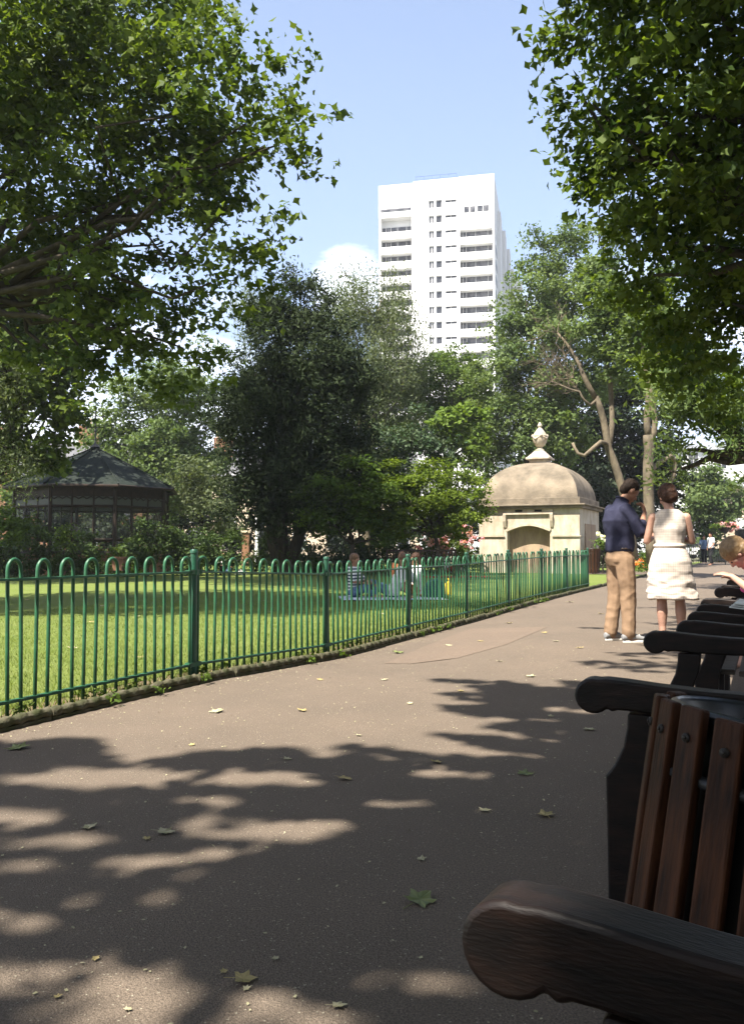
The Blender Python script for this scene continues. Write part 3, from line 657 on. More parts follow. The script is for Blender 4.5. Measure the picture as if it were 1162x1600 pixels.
while len(pts) < 26000:
    s = g_.uniform(-2.5, 6.3); r = g_.uniform(-4.2, 2.2); p = W(s, r)
    if p.y > .95:
        px = 581 + F_PX * p.x / p.y; ca = (-1.0) ; py = 855 + F_PX / p.y
        if px < 1162 and r < .2:
            if s > 3.6:
                # thin streaks of shade near the standing couple
                dens = 1 if noise.noise(Vector((s * 2.6, r * .9, 1.7))) + .55 * noise.noise(Vector((s * 6, r * 2.2, 4))) + .42 * (r + 1.45) > .08 else 0
            else: dens = shade_at(px, py)
        else: dens = 1
    else: dens = 1 if r > -1.5 else .2
    if g_.random() > dens: continue
    h = (6.3, 8.0, 9.6)[len(pts) % 3] + 1.0 * math.sin(p.x * 1.3 + .5) * math.cos(p.y * .9) + g_.normal(0, .4)
    pts.append((p.x + to_sun.x / to_sun.z * h, p.y + to_sun.y / to_sun.z * h, h))
# shade further along the bench side
for k in range(9000):
    s = g_.uniform(5.5, 22); r = g_.uniform(-1.5 if s < 9 else -2.6, 3.5); 
    if noise.noise(Vector((s * 1.7, r * .7, 8.1))) + .5 * noise.noise(Vector((s * 4.4, r * 1.6, 2))) + .38 * (r + 1.15) < .10: continue
    p = W(s, r); h = 8.2 + g_.normal(0, .5)
    pts.append((p.x + to_sun.x / to_sun.z * h, p.y + to_sun.y / to_sun.z * h, h))
pts = [q for q in pts if q[2] - 1 > q[1] * .70 + .2]
pts = np.array(pts)
ob = W(-3.0, 3.0); root = empty('plane_tree', ob, 0, 'plane tree beside the benches, its boughs shading the near path', 'tree')
leaves('crown', pts - np.array(ob), .17, 78, LM['plane'], root, 'fold', 1.1)
b = MB(); b.tube([(0,0,-.2),(0,0,2),(-.2,.2,4.2)], [.42,.36,.3], 12)
for k in range(16):
    t = Vector(pts[g_.integers(len(pts))]) - ob; b.tube(wobble(Vector((-.2,.2,4.0)), t + Vector((0,0,.2)), 5, .18, g_), [.16,.12,.09,.06,.04,.02], 6)
b.build('trunk', M['pale_bark'], root, smooth=True)

# ------------------------------------------------------------------ white tower block
TW = R(12)
tw = empty('tower_block', Vector((20.9, 140, 0)), -TW + math.pi, 'tall white concrete tower block with balconies above the trees', 'building')
# local frame: +x runs LEFT along the facade from the near right corner, +y... faces the camera is +y after the half turn
FH, TOPZ, Z0 = 2.66, 65.0, 60.0
def twp(b, name, m, **k): return b.build(name, m, tw, **k)
b = MB()
b.box(.0, 5.9, -26, -1.3, 0, TOPZ - 9.0)                # core behind right balconies
b.box(6.0, 14.1, -24, -.35, 0, TOPZ - .5)
b.box(14.1, 20.3, -22, -2.6, 0, TOPZ - 4)
twp(b, 'wall', M['white'])
b = MB(); b.box(-.0, 6.0, -26, .0, 55.6, TOPZ); b.box(6.0, 14.0, -20, -.0, 61.2, TOPZ - .1); twp(b, 'parapet_wall', M['white'])
b = MB(); b.box(14.1, 20.4, -20, -1.0, 59.2, TOPZ + .1); twp(b, 'parapet_wall', M['white'])
for x0, x1 in ((5.9, 6.5), (8.4, 9.0), (11.3, 14.1)):
    twp(MB().box(x0, x1, -.36, 0, 0, 61.2), 'pier', M['white'])
b = MB(); b.box(-.0, .35, -1.4, 0, 0, 55.6); twp(b, 'pier', M['white'])
b = MB(); b.box(20.0, 20.35, -3, -1.0, 0, 59.2); b.box(14.1, 14.5, -3, -1.0, 0, 59.2); twp(b, 'pier', M['white'])
mp_par = MB().box(.35, 5.9, -1.3, .12, .06, 1.36).mesh('balcony_parapet', M['white2'])
mp_parl = MB().box(14.5, 20.0, -2.3, -.88, .06, 1.36).mesh('balcony_parapet', M['white2'])
def glazing(x0, x1, y, h, n):
    b = MB(); b.box(x0, x1, y - .05, y, 0, h); me = b.mesh('balcony_window', M['glass_far']); return me
mg_r = glazing(.4, 5.85, -1.2, 1.3, 4); mg_l = glazing(14.5, 20.0, -2.5, 1.3, 4)
bar = MB()
for x in (1.2, 3.3, 4.9, 5.5): bar.box(x, x + .06, -1.2, -1.12, 0, 1.3)
bar_r = bar.mesh('mullions', M['white2']); bar = MB()
for x in (15.6, 17.2, 18.4, 19.3): bar.box(x, x + .06, -2.5, -2.42, 0, 1.3)
bar_l = bar.mesh('mullions', M['white2'])
def winmesh(x0, x1, h, n):
    b = MB(); b.box(x0, x1, -.30, -.24, 0, h); g = b.mesh('window', M['glass_far'])
    f = MB(); f.box(x0, x1, -.24, -.18, 0, .09); f.box(x0, x1, -.24, -.18, h - .09, h)
    for k in range(n + 1):
        x = x0 + (x1 - x0 - .09) * k / n; f.box(x, x + .09, -.235, -.175, .09, h - .09)
    return g, f.mesh('frame', M['white2'])
wA = winmesh(9.0, 10.05, 1.3, 1); wB = winmesh(10.35, 11.3, 1.3, 2)
sl_ = MB().box(6.5, 7.4, -.25, -.2, 0, .42).mesh('slit_window', M['glass_far']); sr_ = MB().box(7.6, 8.4, -.25, -.2, 0, .42).mesh('slit_window', M['glass_far'])
for k in range(17):
    z = 59.9 - FH * k                           # sill height of the centre windows
    for g, f in (wA, wB):
        o = link('window', g, tw, (0, 0, z)); link('frame', f, o)
    link('slit_window', sl_, tw, (0, 0, z + .75)); link('slit_window', sr_, tw, (0, 0, z + .75))
    # wall around them: spandrel between floors, and the wall around the slits
    twp(MB().box(9.0, 11.3, -.36, -.004, z + 1.3, z + FH), 'spandrel', M['white'])
    twp(MB().box(10.05, 10.35, -.36, -.004, z, z + 1.3), 'spandrel', M['white'])
    twp(MB().box(6.5, 8.4, -.36, -.004, z + 1.17, z + FH + .75), 'spandrel', M['white'])
    zb = 55.6 - 1.25 - FH * k
    link('balcony_window', mg_r, tw, (0, 0, zb)); link('mullions', bar_r, tw, (0, 0, zb)); link('balcony_parapet', mp_par, tw, (0, 0, zb - 1.42))
    zl = 57.9 - 1.25 - FH * k
    link('balcony_window', mg_l, tw, (0, 0, zl)); link('mullions', bar_l, tw, (0, 0, zl)); link('balcony_parapet', mp_parl, tw, (0, 0, zl - 1.42))
for k in range(4):
    x = (1.0, 2.0, 3.3, 4.3)[k]; o = link('window', MB().box(x, x + .85, .0, .03, 58.6, 59.6).mesh('window', M['glass_far']), tw)
twp(MB().box(14.6, 20.0, -.999, -.95, 60.3, 60.75), 'slot_window', M['glass_far'])
b = MB()
for k in range(6): b.tube([(6.5 + 1.45 * k, -1.0, TOPZ - .2), (6.5 + 1.45 * k, -1.0, TOPZ + 1.15)], .07, 5)
b.tube([(6.5, -1, TOPZ + 1.1), (13.8, -1, TOPZ + 1.1)], .07, 5); b.tube([(6.5, -1, TOPZ + .6), (13.8, -1, TOPZ + .6)], .05, 5); b.tube([(5, -3, TOPZ), (5, -3, TOPZ + .9)], .1, 6)
twp(b, 'roof_railing', M['rail_blue'])
# stepped side wing with bowed balconies on the right
for j, (yb, top) in enumerate([(-8, 61.5), (-14, 60.2), (-20, 58.8), (-25, 56.5)]):
    twp(MB().box(-.6 - .55 * j, .02, yb - 4.5, yb + .2, 6, top), 'side_bay', M['white'])
for k in range(10):
    z = 52 - FH * k * 1.0
    twp(MB().box(-3.9, -2.1, -26, -22.4, z, z + 1.25), 'side_balcony', M['white2'])
    twp(MB().box(-1.76, -1.68, -18, -14.6, z, z + .9), 'side_window', M['glass_far'])
    twp(MB().box(-.06, .0, -6.2, -2.2, z + .3, z + 1.4), 'side_window', M['glass_far'])

# ------------------------------------------------------------------ houses behind the park
def house(name, label, base, rz, w, dpt, h, wall, nwin, nfl, roof='pitched', chim=(), flip=1):
    root = empty(name, base, rz, label, 'building')
    MB().box(-w/2, w/2, 0, dpt, 0, h).build('wall', wall, root)
    if roof == 'pitched':
        MB().prism([(-.3, h + .01), (dpt + .3, h + .01), (dpt / 2, h + 2.6)], 'x', -w/2 - .2, w/2 + .2).build('roof', M['slate'], root)
    else:
        MB().box(-w/2 - .4, w/2 + .4, -.4, dpt + .4, h + .01, h + .5).build('eaves', M['grey_roof'], root)
    for c in chim:
        q = MB().box(c - .9, c + .9, dpt/2 - .6, dpt/2 + .6, h + .5, h + 4.2).build('chimney', M['brick'], root)
        for k in (-.6, 0, .6): MB().lathe([(.14, h + 4.21), (.17, h + 4.9), (.12, h + 4.95)], 8, (c + k, dpt/2)).build('chimney_pot', M['cream'], q)
    ww = w / nwin
    for f in range(nfl):
        for k in range(nwin):
            x = -w/2 + ww * (k + .5); z = .9 + f * (h / nfl)
            q = MB().box(x - .62, x + .62, -.06, .02, z - .12, z + 1.9).build('window', M['white2'], root)
            for a, c in ((-.52, -.03), (.03, .52)):
                for z0, z1 in ((0, .86), (.92, 1.78)): MB().box(x + a, x + c, -.085, -.065, z + z0, z + z1).build('pane', M['glass_far'], q)
    return root
house('terraced_house', 'brick terraced house with a chimney stack behind the bandstand', gnd(60, 74), .1, 18, 9, 8.3, M['brick'], 6, 3, chim=(-5, 3.3))
house('terraced_house', 'cream rendered terrace glimpsed through the trees left of centre', gnd(440, 78), .05, 26, 9, 7.6, M['cream'], 8, 3, chim=(-6, 6))
house('white_building', 'low white building with grey eaves beyond the far end of the path', gnd(1128, 92), -.1, 15, 10, 11.8, M['white'], 5, 4, roof='flat')
# cream corner building cut by the right edge, with a dark shopfront
cb = house('corner_building', 'cream corner building with a dark ground floor at the right edge', gnd(1184, 60), -.2, 3.0, 8, 5.3, M['cream'], 1, 1, roof='flat')
MB().box(-1.7, 1.7, -.35, -.1, 2.3, 3.1).build('fascia', M['white2'], cb); MB().box(-1.6, 1.6, -.34, -.12, 0, 2.28).build('shopfront', M['void'], cb)

# ------------------------------------------------------------------ bandstand
BD = 33.0; bc = gnd(147, BD)
bs = empty('bandstand', bc, R(10), 'dark eight-sided bandstand with a conical felt roof and glazed sides', 'bandstand')
n8 = 8; RB, RE = 2.95, 3.35
zt = 3.28; apex = 4.92; fl_z = .75
def oc(r, k, z): a = 2 * math.pi * (k + .5) / n8; return Vector((r * math.cos(a), r * math.sin(a), z))
for k in range(n8):
    b = MB(); p = [oc(RE, k, zt), oc(RE, k + 1, zt), oc(1.55, k + 1, zt + .92), oc(1.55, k, zt + .92), oc(.08, k + 1, apex), oc(.08, k, apex)]
    q = [v - Vector((0, 0, .07)) for v in p]
    b.add(p + q, [(0,1,2,3),(3,2,4,5),(7,6,9,8) if False else (6,9,8,7),(9,11,10,8),(0,6,7,1),(1,7,8,2),(2,8,10,4),(4,10,11,5),(5,11,9,3),(3,9,6,0)])
    b.build('roof_panel', M['shingle'], bs)
b = MB()
for k in range(n8): b.tube([oc(RE, k, zt - .05), oc(RE, k + 1, zt - .05)], .055, 6)
b.build('gutter', M['dark_wood'], bs)
b = MB()
for k in range(n8): b.tube([oc(RE + .01, k, zt + .02), oc(1.55, k, zt + .95), oc(.08, k, apex + .02)], .03, 5)
b.build('hip_ridges', M['shingle'], bs)
b = MB(); b.lathe([(.14, apex - .03), (.2, apex + .05), (.13, apex + .13), (.05, apex + .2), (.03, apex + .3)], 10); b.tube([(0,0,apex+.2),(0,0,apex+1.55)], .028, 6); b.ball((0,0,apex+.72), .05); b.ball((0,0,apex+1.1), .035)
f_ = b.build('finial', M['iron'], bs)
b = MB(); b.tube([(-.34,0,apex+.85),(.34,0,apex+.85)], .024, 5); b.tube([(0,-.34,apex+.85),(0,.34,apex+.85)], .016, 5); b.box(-.38,-.30,-.01,.01,apex+.78,apex+.92); b.box(.30,.38,-.01,.01,apex+.80,apex+.90)
b.build('compass_arms', M['iron'], f_)
b = MB(); b.box(-.2,.24,-.012,.012,apex+1.288,apex+1.312); b.prism([(.24, apex+1.22), (.40, apex+1.3), (.24, apex+1.38)], 'y', -.011, .011); b.build('weather_vane', M['iron'], f_)
for k in range(n8):
    a, c = oc(RB, k, 0), oc(RB, k + 1, 0)
    MB().tube([a + Vector((0,0,0)), a + Vector((0,0,zt))], .075, 6).build('corner_post', M['dark_wood'], bs)
    for t, rr in ((1/3, .035), (2/3, .035)):
        p = a.lerp(c, t); MB().tube([p + Vector((0,0,fl_z)), p + Vector((0,0,zt))], rr, 4).build('mullion', M['dark_wood'], bs)
    b = MB(); b.tube([a + Vector((0,0,2.5)), c + Vector((0,0,2.5))], .05, 4); b.build('transom_rail', M['dark_wood'], bs)
    MB().tube([a + Vector((0,0,1.28)), c + Vector((0,0,1.28))], .045, 4).build('sill_rail', M['dark_wood'], bs)
    MB().tube([a + Vector((0,0,fl_z)), c + Vector((0,0,fl_z))], .08, 4).build('floor_beam', M['dark_wood'], bs)
    nrm = ((a + c) / 2).normalized()
    b = MB(); h0, h1 = 2.86, 3.25
    b.add([a + Vector((0,0,h0)), c + Vector((0,0,h0)), c + Vector((0,0,h1)), a + Vector((0,0,h1))] + [v + nrm * .02 for v in (a + Vector((0,0,h0)), c + Vector((0,0,h0)), c + Vector((0,0,h1)), a + Vector((0,0,h1)))],
          [(0,1,2,3),(4,5,6,7),(0,1,5,4),(1,2,6,5),(2,3,7,6),(3,0,4,7)])
    for j in range(8):
        x0 = a.lerp(c, (j + .0) / 8); x1 = a.lerp(c, (j + 1) / 8); b.tube([x0 + nrm*.05 + Vector((0,0,h0)), x0.lerp(x1,.5) + nrm*.05 + Vector((0,0,h0-.1)), x1 + nrm*.05 + Vector((0,0,h0))], .018, 4)
    b.build('valance', M['dark_wood'], bs)
    for j in range(3):
        x0 = a.lerp(c, j / 3 + .015); x1 = a.lerp(c, (j+1) / 3 - .015)
        MB().tube([x0.lerp(x1, .5) + Vector((0,0,2.55)), x0.lerp(x1,.5) + Vector((0,0,2.85))], (x1-x0).length / 2, 4, sx=.03, up=tuple((x1-x0).normalized())) if False else None
        for zz0, zz1, mm, nm in ((2.55, 2.86, M['frosted'], 'transom_pane'), (1.32, 2.45, M['glass'], 'pane')):
            b = MB(); o1 = nrm * .008
            q = [x0 + Vector((0,0,zz0)), x1 + Vector((0,0,zz0)), x1 + Vector((0,0,zz1)), x0 + Vector((0,0,zz1))]
            b.add([v - o1 for v in q] + [v + o1 for v in q], [(0,1,2,3),(4,5,6,7),(0,1,5,4),(1,2,6,5),(2,3,7,6),(3,0,4,7)]); b.build(nm, mm, bs)
b = MB(); b.lathe([(RB + .1, -.1), (RB + .1, fl_z - .02), (RB, fl_z)], 8); b.m = Matrix.Identity(4); ob_ = b.build('plinth', M['brick'], bs); ob_.rotation_euler = (0, 0, math.pi / 8)

# ------------------------------------------------------------------ domed stone shelter
SW = 3.9; s0 = 31.3; rL = -10.15
sh = empty('stone_shelter', W(s0, rL), -TH, 'small pale stone shelter with a weathered dome and an urn on top', 'building')
# local: x = across (0..SW, left to right), y = away from the camera
H = 2.46
b = MB(); b.box(.0, 1.12, 0, .5, 0, 1.40); b.box(.0, 1.12, .5, SW, 0, H); b.box(2.78, SW, 0, .5, 0, 1.40); b.box(2.78, SW, .5, SW, 0, H); b.box(1.12, 2.78, .8, SW, 0, H)
b.build('wall', M['stone'], sh)
for x0, x1 in ((.0, .98), (2.92, SW)):      # upper ashlar blocks each side and string course
    MB().box(x0, x1, -.02, .5, 1.44, 2.25).build('block', M['stone'], sh, bevel=.01)
    MB().box(x0 - .05, x1 + .05, -.06, .5, 1.402, 1.438).build('string_course', M['stone'], sh)
    MB().box(x0 - .0, x1 - .0, .02, .5, 2.252, H).build('block', M['stone'], sh)
# segmental arch and its surround
arc = [(1.12 + 1.66 * t, 1.60 + .22 * math.sin(math.pi * t)) for t in [k / 12 for k in range(13)]]
b = MB()
for k in range(12):
    (xa, za), (xc, zc) = arc[k], arc[k+1]
    b.add([(xa, 0, za), (xc, 0, zc), (xc, 0, 2.1), (xa, 0, 2.1), (xa, .78, za), (xc, .78, zc), (xc, .78, 2.1), (xa, .78, 2.1)], [(0,1,2,3),(4,7,6,5),(0,4,5,1),(3,2,6,7),(0,3,7,4),(1,5,6,2)])
b.build('arch_head', M['stone'], sh)
MB().box(.981, 1.119, .0, .5, 1.402, 2.25).build('block', M['stone'], sh); MB().box(2.781, 2.919, .0, .5, 1.402, 2.25).build('block', M['stone'], sh)
b = MB()
ao = [(x * 1.0, z) for x, z in arc]; up = [(1.95 + (x - 1.95) * 1.06, z + .085) for x, z in arc]
for k in range(12):
    p = [(ao[k][0], ao[k][1]), (ao[k+1][0], ao[k+1][1]), (up[k+1][0], up[k+1][1]), (up[k][0], up[k][1])]
    b.add([(x, -.05, z) for x, z in p] + [(x, -.003, z) for x, z in p], [(0,1,2,3),(4,7,6,5),(0,4,5,1),(3,2,6,7),(0,3,7,4),(1,5,6,2)])
b.build('arch_moulding', M['stone'], sh)
for x in (.985, 2.80):
    MB().prism([(-.16, 2.25), (.0, 2.25), (.0, 1.74), (-.05, 1.76), (-.13, 2.0)], 'x', x, x + .12).build('bracket', M['stone'], sh, bevel=.01)
MB().box(1.121, 2.779, .004, .5, 2.102, 2.25).build('block', M['stone'], sh); MB().box(.99, 2.91, -.10, .5, 2.252, 2.31).build('hood', M['stone'], sh); MB().box(.99, 2.91, -.02, .5, 2.312, H).build('block', M['stone'], sh)
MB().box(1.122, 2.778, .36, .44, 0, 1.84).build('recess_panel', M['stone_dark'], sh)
b = MB()
for x in (1.45, 2.2): b.box(x, x + .28, -.035, -.021, 2.35, 2.43)
b.build('vent_slots', M['void'], sh)
b = MB(); b.box(-.24, SW + .24, -.24, SW + .24, 2.57, 2.63); b.box(-.14, SW + .14, -.14, SW + .14, 2.462, 2.57); b.box(-.02, SW + .02, -.02, SW + .02, 2.63, 2.88); b.build('cornice', M['dome'], sh, bevel=.015)
# side panel lines
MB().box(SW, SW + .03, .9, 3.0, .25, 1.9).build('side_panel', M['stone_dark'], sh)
# cloister vault dome, square plan
b = MB(); vs, fs = [], []; n = 12; m = 16
for i in range(n + 1):
    t = i / n * .93; a = SW / 2 * .955 * math.cos(t * math.pi / 2) ** .92; z = 2.882 + 1.52 * math.sin(t * math.pi / 2)
    ring = []
    per = []
    for side in range(4):
        for k in range(m // 4):
            u = -1 + 2 * k / (m // 4)
            per.append({0: (u, -1), 1: (1, u), 2: (-u, 1), 3: (-1, -u)}[side])
    for (x, y) in per: vs.append((SW/2 + x * a, SW/2 + y * a, z))
for i in range(n):
    for k in range(m): fs.append((i*m+k, i*m+(k+1) % m, (i+1)*m+(k+1) % m, (i+1)*m+k))
fs.append(tuple(n*m + k for k in range(m))); b.add(vs, fs); b.build('dome', M['dome'], sh, auto=50)
b = MB(); c = SW / 2
zd = 4.28
for w_, z0_, z1_ in ((.44, zd, zd + .07), (.36, zd + .07, zd + .24), (.48, zd + .24, zd + .33)): b.box(c - w_, c + w_, c - w_, c + w_, z0_, z1_)
w0, w1 = .44, .17; z0_, z1_ = zd + .33, zd + .62
b.add([(c-w0,c-w0,z0_),(c+w0,c-w0,z0_),(c+w0,c+w0,z0_),(c-w0,c+w0,z0_),(c-w1,c-w1,z1_),(c+w1,c-w1,z1_),(c+w1,c+w1,z1_),(c-w1,c+w1,z1_)], [(0,3,2,1),(4,5,6,7),(0,1,5,4),(1,2,6,5),(2,3,7,6),(3,0,4,7)])
b.build('pedestal', M['stone'], sh, bevel=.02)
zu = zd + .62
b = MB(); b.lathe([(.17, zu), (.19, zu+.03), (.10, zu+.09), (.09, zu+.14), (.18, zu+.2), (.26, zu+.34), (.30, zu+.5), (.28, zu+.56), (.30, zu+.6), (.24, zu+.7), (.15, zu+.83), (.09, zu+.9), (.06, zu+.94), (.09, zu+.99), (.10, zu+1.03), (.05, zu+1.12), (.02, zu+1.17)], 20, (c, c))
ur = b.build('urn', M['stone'], sh, auto=50)
b = MB()
for k in range(4):
    a = k * math.pi / 2 + .4; p = Vector((c + .29 * math.cos(a), c + .29 * math.sin(a), zu + .6)); q = Vector((c + .29 * math.cos(a + math.pi/2), c + .29 * math.sin(a + math.pi/2), zu + .6)); mm_ = (p + q) / 2 + Vector((0, 0, -.14)) + ((p + q) / 2 - Vector((c, c, zu + .6))) * .45
    b.tube([p, mm_, q], [.045, .05, .045], 6); b.ball(tuple(p), .065, 8, 6)
b.build('swag', M['stone'], ur, smooth=True)

# ------------------------------------------------------------------ benches (local x along the row, y towards the seat back)
def arm_mesh():
    # profile in (y,z): front scroll at y=0, arm top z .64
    pf = []
    for k in range(0, 15):                                   # lobe from underside round to the top
        a = R(-40 - 17.5 * k); rx, rz = .048, .046
        pf.append((.052 + rx * math.cos(a), .593 + rz * math.sin(a)))
    pf += [(.085, .640), (.14, .637), (.22, .630), (.34, .624), (.46, .622), (.58, .624), (.58, .560), (.46, .557), (.34, .555), (.22, .556), (.14, .561), (.115, .561), (.10, .555)]
    pf = [(y, z + .012) for y, z in pf]; b = MB(); b.prism(pf, 'x', -.034, .034); me = b.mesh('arm', M['wood_arm'], True); me.set_sharp_from_angle(angle=R(32)); return me
def leg_mesh():
    # curved front leg in the (y,z) plane
    pf = [(.14, .566), (.228, .566), (.222, .50), (.20, .44), (.188, .38), (.183, .2), (.183, 0), (.085, 0), (.085, .2), (.083, .37), (.083, .40), (.105, .43), (.128, .48), (.138, .53)]
    b = MB(); b.prism(pf, 'x', -.028, .028); return b.mesh('leg', M['wood_arm'])
def rear_leg_mesh():
    pf = [(.53, 0), (.60, 0), (.585, .4), (.68, .93), (.62, .95), (.525, .42)]
    b = MB(); b.prism(pf, 'x', -.03, .03); return b.mesh('leg', M['wood_arm'])
AM, LGM, RLM = arm_mesh(), leg_mesh(), rear_leg_mesh()
def bev(o, w=.008, seg=3):
    q = o.modifiers.new('bevel', 'BEVEL'); q.width = w; q.segments = seg; q.limit_method = 'ANGLE'; q.angle_limit = R(40); return o
def bench(s0, s1, r0, label, mids=(), yaw=0.0, parts=True):
    root = empty('bench', W(s0, r0), 0, label, 'bench', 'dark wooden benches in a row beside the path')
    root.location.z = .012 if s0 < 0 else 0
    root.rotation_euler = (0, 0, R(90) - TH + yaw); root.scale = (1, -1, 1)
    Ln = s1 - s0
    for x in [.034] + [m - s0 for m in mids] + [Ln - .034]:
        for nm, me in (('arm', AM), ('leg', LGM), ('leg', RLM)):
            bev(link(nm, me, root, (x, 0, 0)), .009 if nm == 'arm' else .006)
    for k in range(6):
        y = .12 + .077 * k; MB().box(.07, Ln - .07, y, y + .06, .405 - .012 * k * .5, .43 - .012 * k * .5).build('seat_slat', M['wood_slat'], root, bevel=.004)
    MB().box(.065, Ln - .065, .10, .125, .33, .40).build('front_rail', M['wood_arm'], root)
    MB().box(.065, Ln - .065, .535, .565, .50, .56).build('lower_back_rail', M['wood_arm'], root)
    b = MB(); b.prism([(.615, .84), (.65, .84), (.665, .94), (.63, .94)], 'x', .065, Ln - .065); b.build('top_back_rail', M['wood_arm'], root, bevel=.006)
    nb = int((Ln - .2) / .11)
    bm_ = MB(); bm_.prism([(.553, .56), (.57, .56), (.64, .84), (.623, .84)], 'x', -.02, .02); sm_ = bm_.mesh('back_slat', M['wood_slat'])
    for k in range(nb): link('back_slat', sm_, root, (.14 + (Ln - .28) * k / (nb - 1), 0, 0))
    return root
bench(-.72, .86, -.413, 'nearest dark wooden bench, its scrolled arm filling the bottom right corner', yaw=R(-5))
bench(2.26, 3.70, -.475, 'second bench along the row, directly behind the slatted litter bin')
bench(4.22, 5.55, -.40, 'third bench along the row, overlapped by the arm of the second', mids=(4.86,))
bench(6.15, 7.9, -.42, 'bench on which the fair-haired person sits leaning forward')
bench(8.3, 9.9, -.40, 'farthest bench of the row, hidden behind the fair-haired person')
# the two benches on the far side of the lawn
def lawn_bench(px, d, label, w=1.5):
    root = empty('bench', gnd(px, d), R(8), label, 'bench')
    for x in (-w/2, w/2 - .06):
        MB().box(x, x + .06, -.3, -.24, 0, .62).build('leg', M['dark_wood'], root); MB().box(x, x + .06, .14, .2, 0, .92).build('leg', M['dark_wood'], root); MB().box(x - .003, x + .063, -.32, .14, .62, .66).build('arm', M['dark_wood'], root)
    for k in range(4): MB().box(-w/2 + .06, w/2 - .06, -.28 + .1 * k, -.2 + .1 * k, .42, .45).build('seat_slat', M['dark_wood'], root)
    MB().box(-w/2 + .06, w/2 - .06, .15, .19, .86, .92).build('top_rail', M['dark_wood'], root); MB().box(-w/2 + .06, w/2 - .06, .15, .19, .5, .55).build('lower_back_rail', M['dark_wood'], root)
    for k in range(11): x = -w/2 + .12 + (w - .28) * k / 10; MB().box(x, x + .045, .155, .185, .55, .86).build('back_slat', M['dark_wood'], root)
    return root
lawn_bench(683, 27.5, 'dark slatted bench on the far lawn in front of the pink roses', 1.35); lawn_bench(632, 28, 'dark slatted bench on the far lawn, partly behind the picnic party', 1.2)

# ------------------------------------------------------------------ litter bins
def litter_bin(loc, label, rb, rt, h, n, tilt=(0, 0), rz=0):
    root = empty('litter_bin', loc, rz, label, 'litter bin'); root.rotation_euler = (tilt[0], tilt[1], rz)
    pitch_ = 2 * math.pi / n; wb, wt = rb * pitch_ * .34, rt * pitch_ * .34
    th = .022
    b = MB(); b.add([(rb-th, -wb, .05), (rb, -wb, .05), (rb, wb, .05), (rb-th, wb, .05), (rt-th, -wt, h), (rt, -wt, h), (rt, wt, h), (rt-th, wt, h)], [(0,3,2,1),(4,5,6,7),(0,1,5,4),(1,2,6,5),(2,3,7,6),(3,0,4,7)])
    me = b.mesh('slat', M['bin_wood']); bo = MB(); bo.tube([(rt - .002, 0, h - .055), (rt + .006, 0, h - .055)], .0085, 10); bo.tube([(rt + .006, 0, h - .055), (rt + .009, 0, h - .055)], .004, 8); bom = bo.mesh('bolt', M['steel'], True)
    for k in range(n):
        a = 2 * math.pi * k / n; o = link('slat', me, root, (0, 0, rnd.uniform(-.006, .006)), (0, 0, a)); bev(o, .005, 2)
        link('bolt', bom, o)
    b = MB(); ri = rt - th - .012
    b.lathe([(rb - .05, .06), (rb - .045, .1), (ri - .012, h - .06), (ri + .002, h - .03), (ri + .006, h - .012), (ri + .002, h - .002), (ri - .008, h + .002), (ri - .016, h - .008), (ri - .022, h - .05), (rb - .06, .14)], 40); b.build('liner', M['black'], root, smooth=True)
    for z, r_ in ((h * .82, rt - th - .003), (h * .25, rb - th - .001)):
        r2 = rb + (rt - rb) * (z - .05) / h - th
        b = MB(); b.tube([(r2 * math.cos(2*math.pi*k/32), r2 * math.sin(2*math.pi*k/32), z) for k in range(33)], .012, 6, caps=False); b.build('hoop_band', M['iron'], root, smooth=True)
    return root
litter_bin(Vector((.70, 1.58, 0)), 'round wooden slatted litter bin with a black liner between the two nearest benches', .262, .25, .68, 20, tilt=(R(-1), R(8.5)), rz=R(4))
litter_bin(W(31.0, -5.75), 'small wooden litter bin standing beside the stone shelter', .25, .30, .95, 14)

# ------------------------------------------------------------------ far end of the path
rl = empty('park_railings', W(58, -3), R(0), 'dark iron railings closing the far end of the path', 'railings')
b = MB()
for zz in (.15, 1.15): b.box(-4.2, 9, -.03, .03, zz, zz + .05)
rl.rotation_euler = (0, 0, R(-8)); b.build('rail', M['iron'], rl); bmh = MB().tube([(0,0,0),(0,0,1.25)], .02, 4).mesh('bar', M['iron'])
for k in range(100): link('bar', bmh, rl, (-4.2 + .132 * k, 0, 0))
hd = [tuple(W(59.5, -8 + 1.5 * k) + Vector((0, 0, .5))) + (1.0, .6, .75) for k in range(12)]
tree('hedge', 'low dark hedge behind the iron railings at the path end', W(59.5, -1), hd, 420, 22, .26, .17, 'yew', 91, trunk_r=.05, cat='hedge', twigs=6, limbs=False)
bp_ = empty('crossing_beacon', gnd(1107, 66), 0, 'amber globe crossing beacon on a post beyond the path end', 'beacon')
b = MB(); [b.tube([(0,0,k*.4),(0,0,k*.4+.4)], .05, 8) for k in range(5)]; b.build('post', M['iron'], bp_); MB().ball((0,0,2.15), .23, 14, 10).build('globe', M['beacon'], bp_, smooth=True)
def car(px, d, label, m, rz=0):
    root = empty('parked_car', gnd(px, d), rz, label, 'car')
    prof = [(-2.1,.35),(-2.15,.7),(-1.9,.85),(-1.2,.92),(-.75,1.38),(.7,1.42),(1.35,.98),(2.0,.88),(2.12,.6),(2.1,.35)]
    MB().prism(prof, 'y', -.85, .85).build('body', m, root, bevel=.06)
    MB().prism([(-1.08,.95),(-.7,1.3),(.62,1.34),(1.15,1.0)], 'y', -.865, .865).build('window', M['glass_far'], root)
    for x in (-1.35, 1.3):
        for y in (-.8, .8): MB().tube([(x, y-.1, .32), (x, y+.1, .32)], .32, 18).build('wheel', M['black'], root)
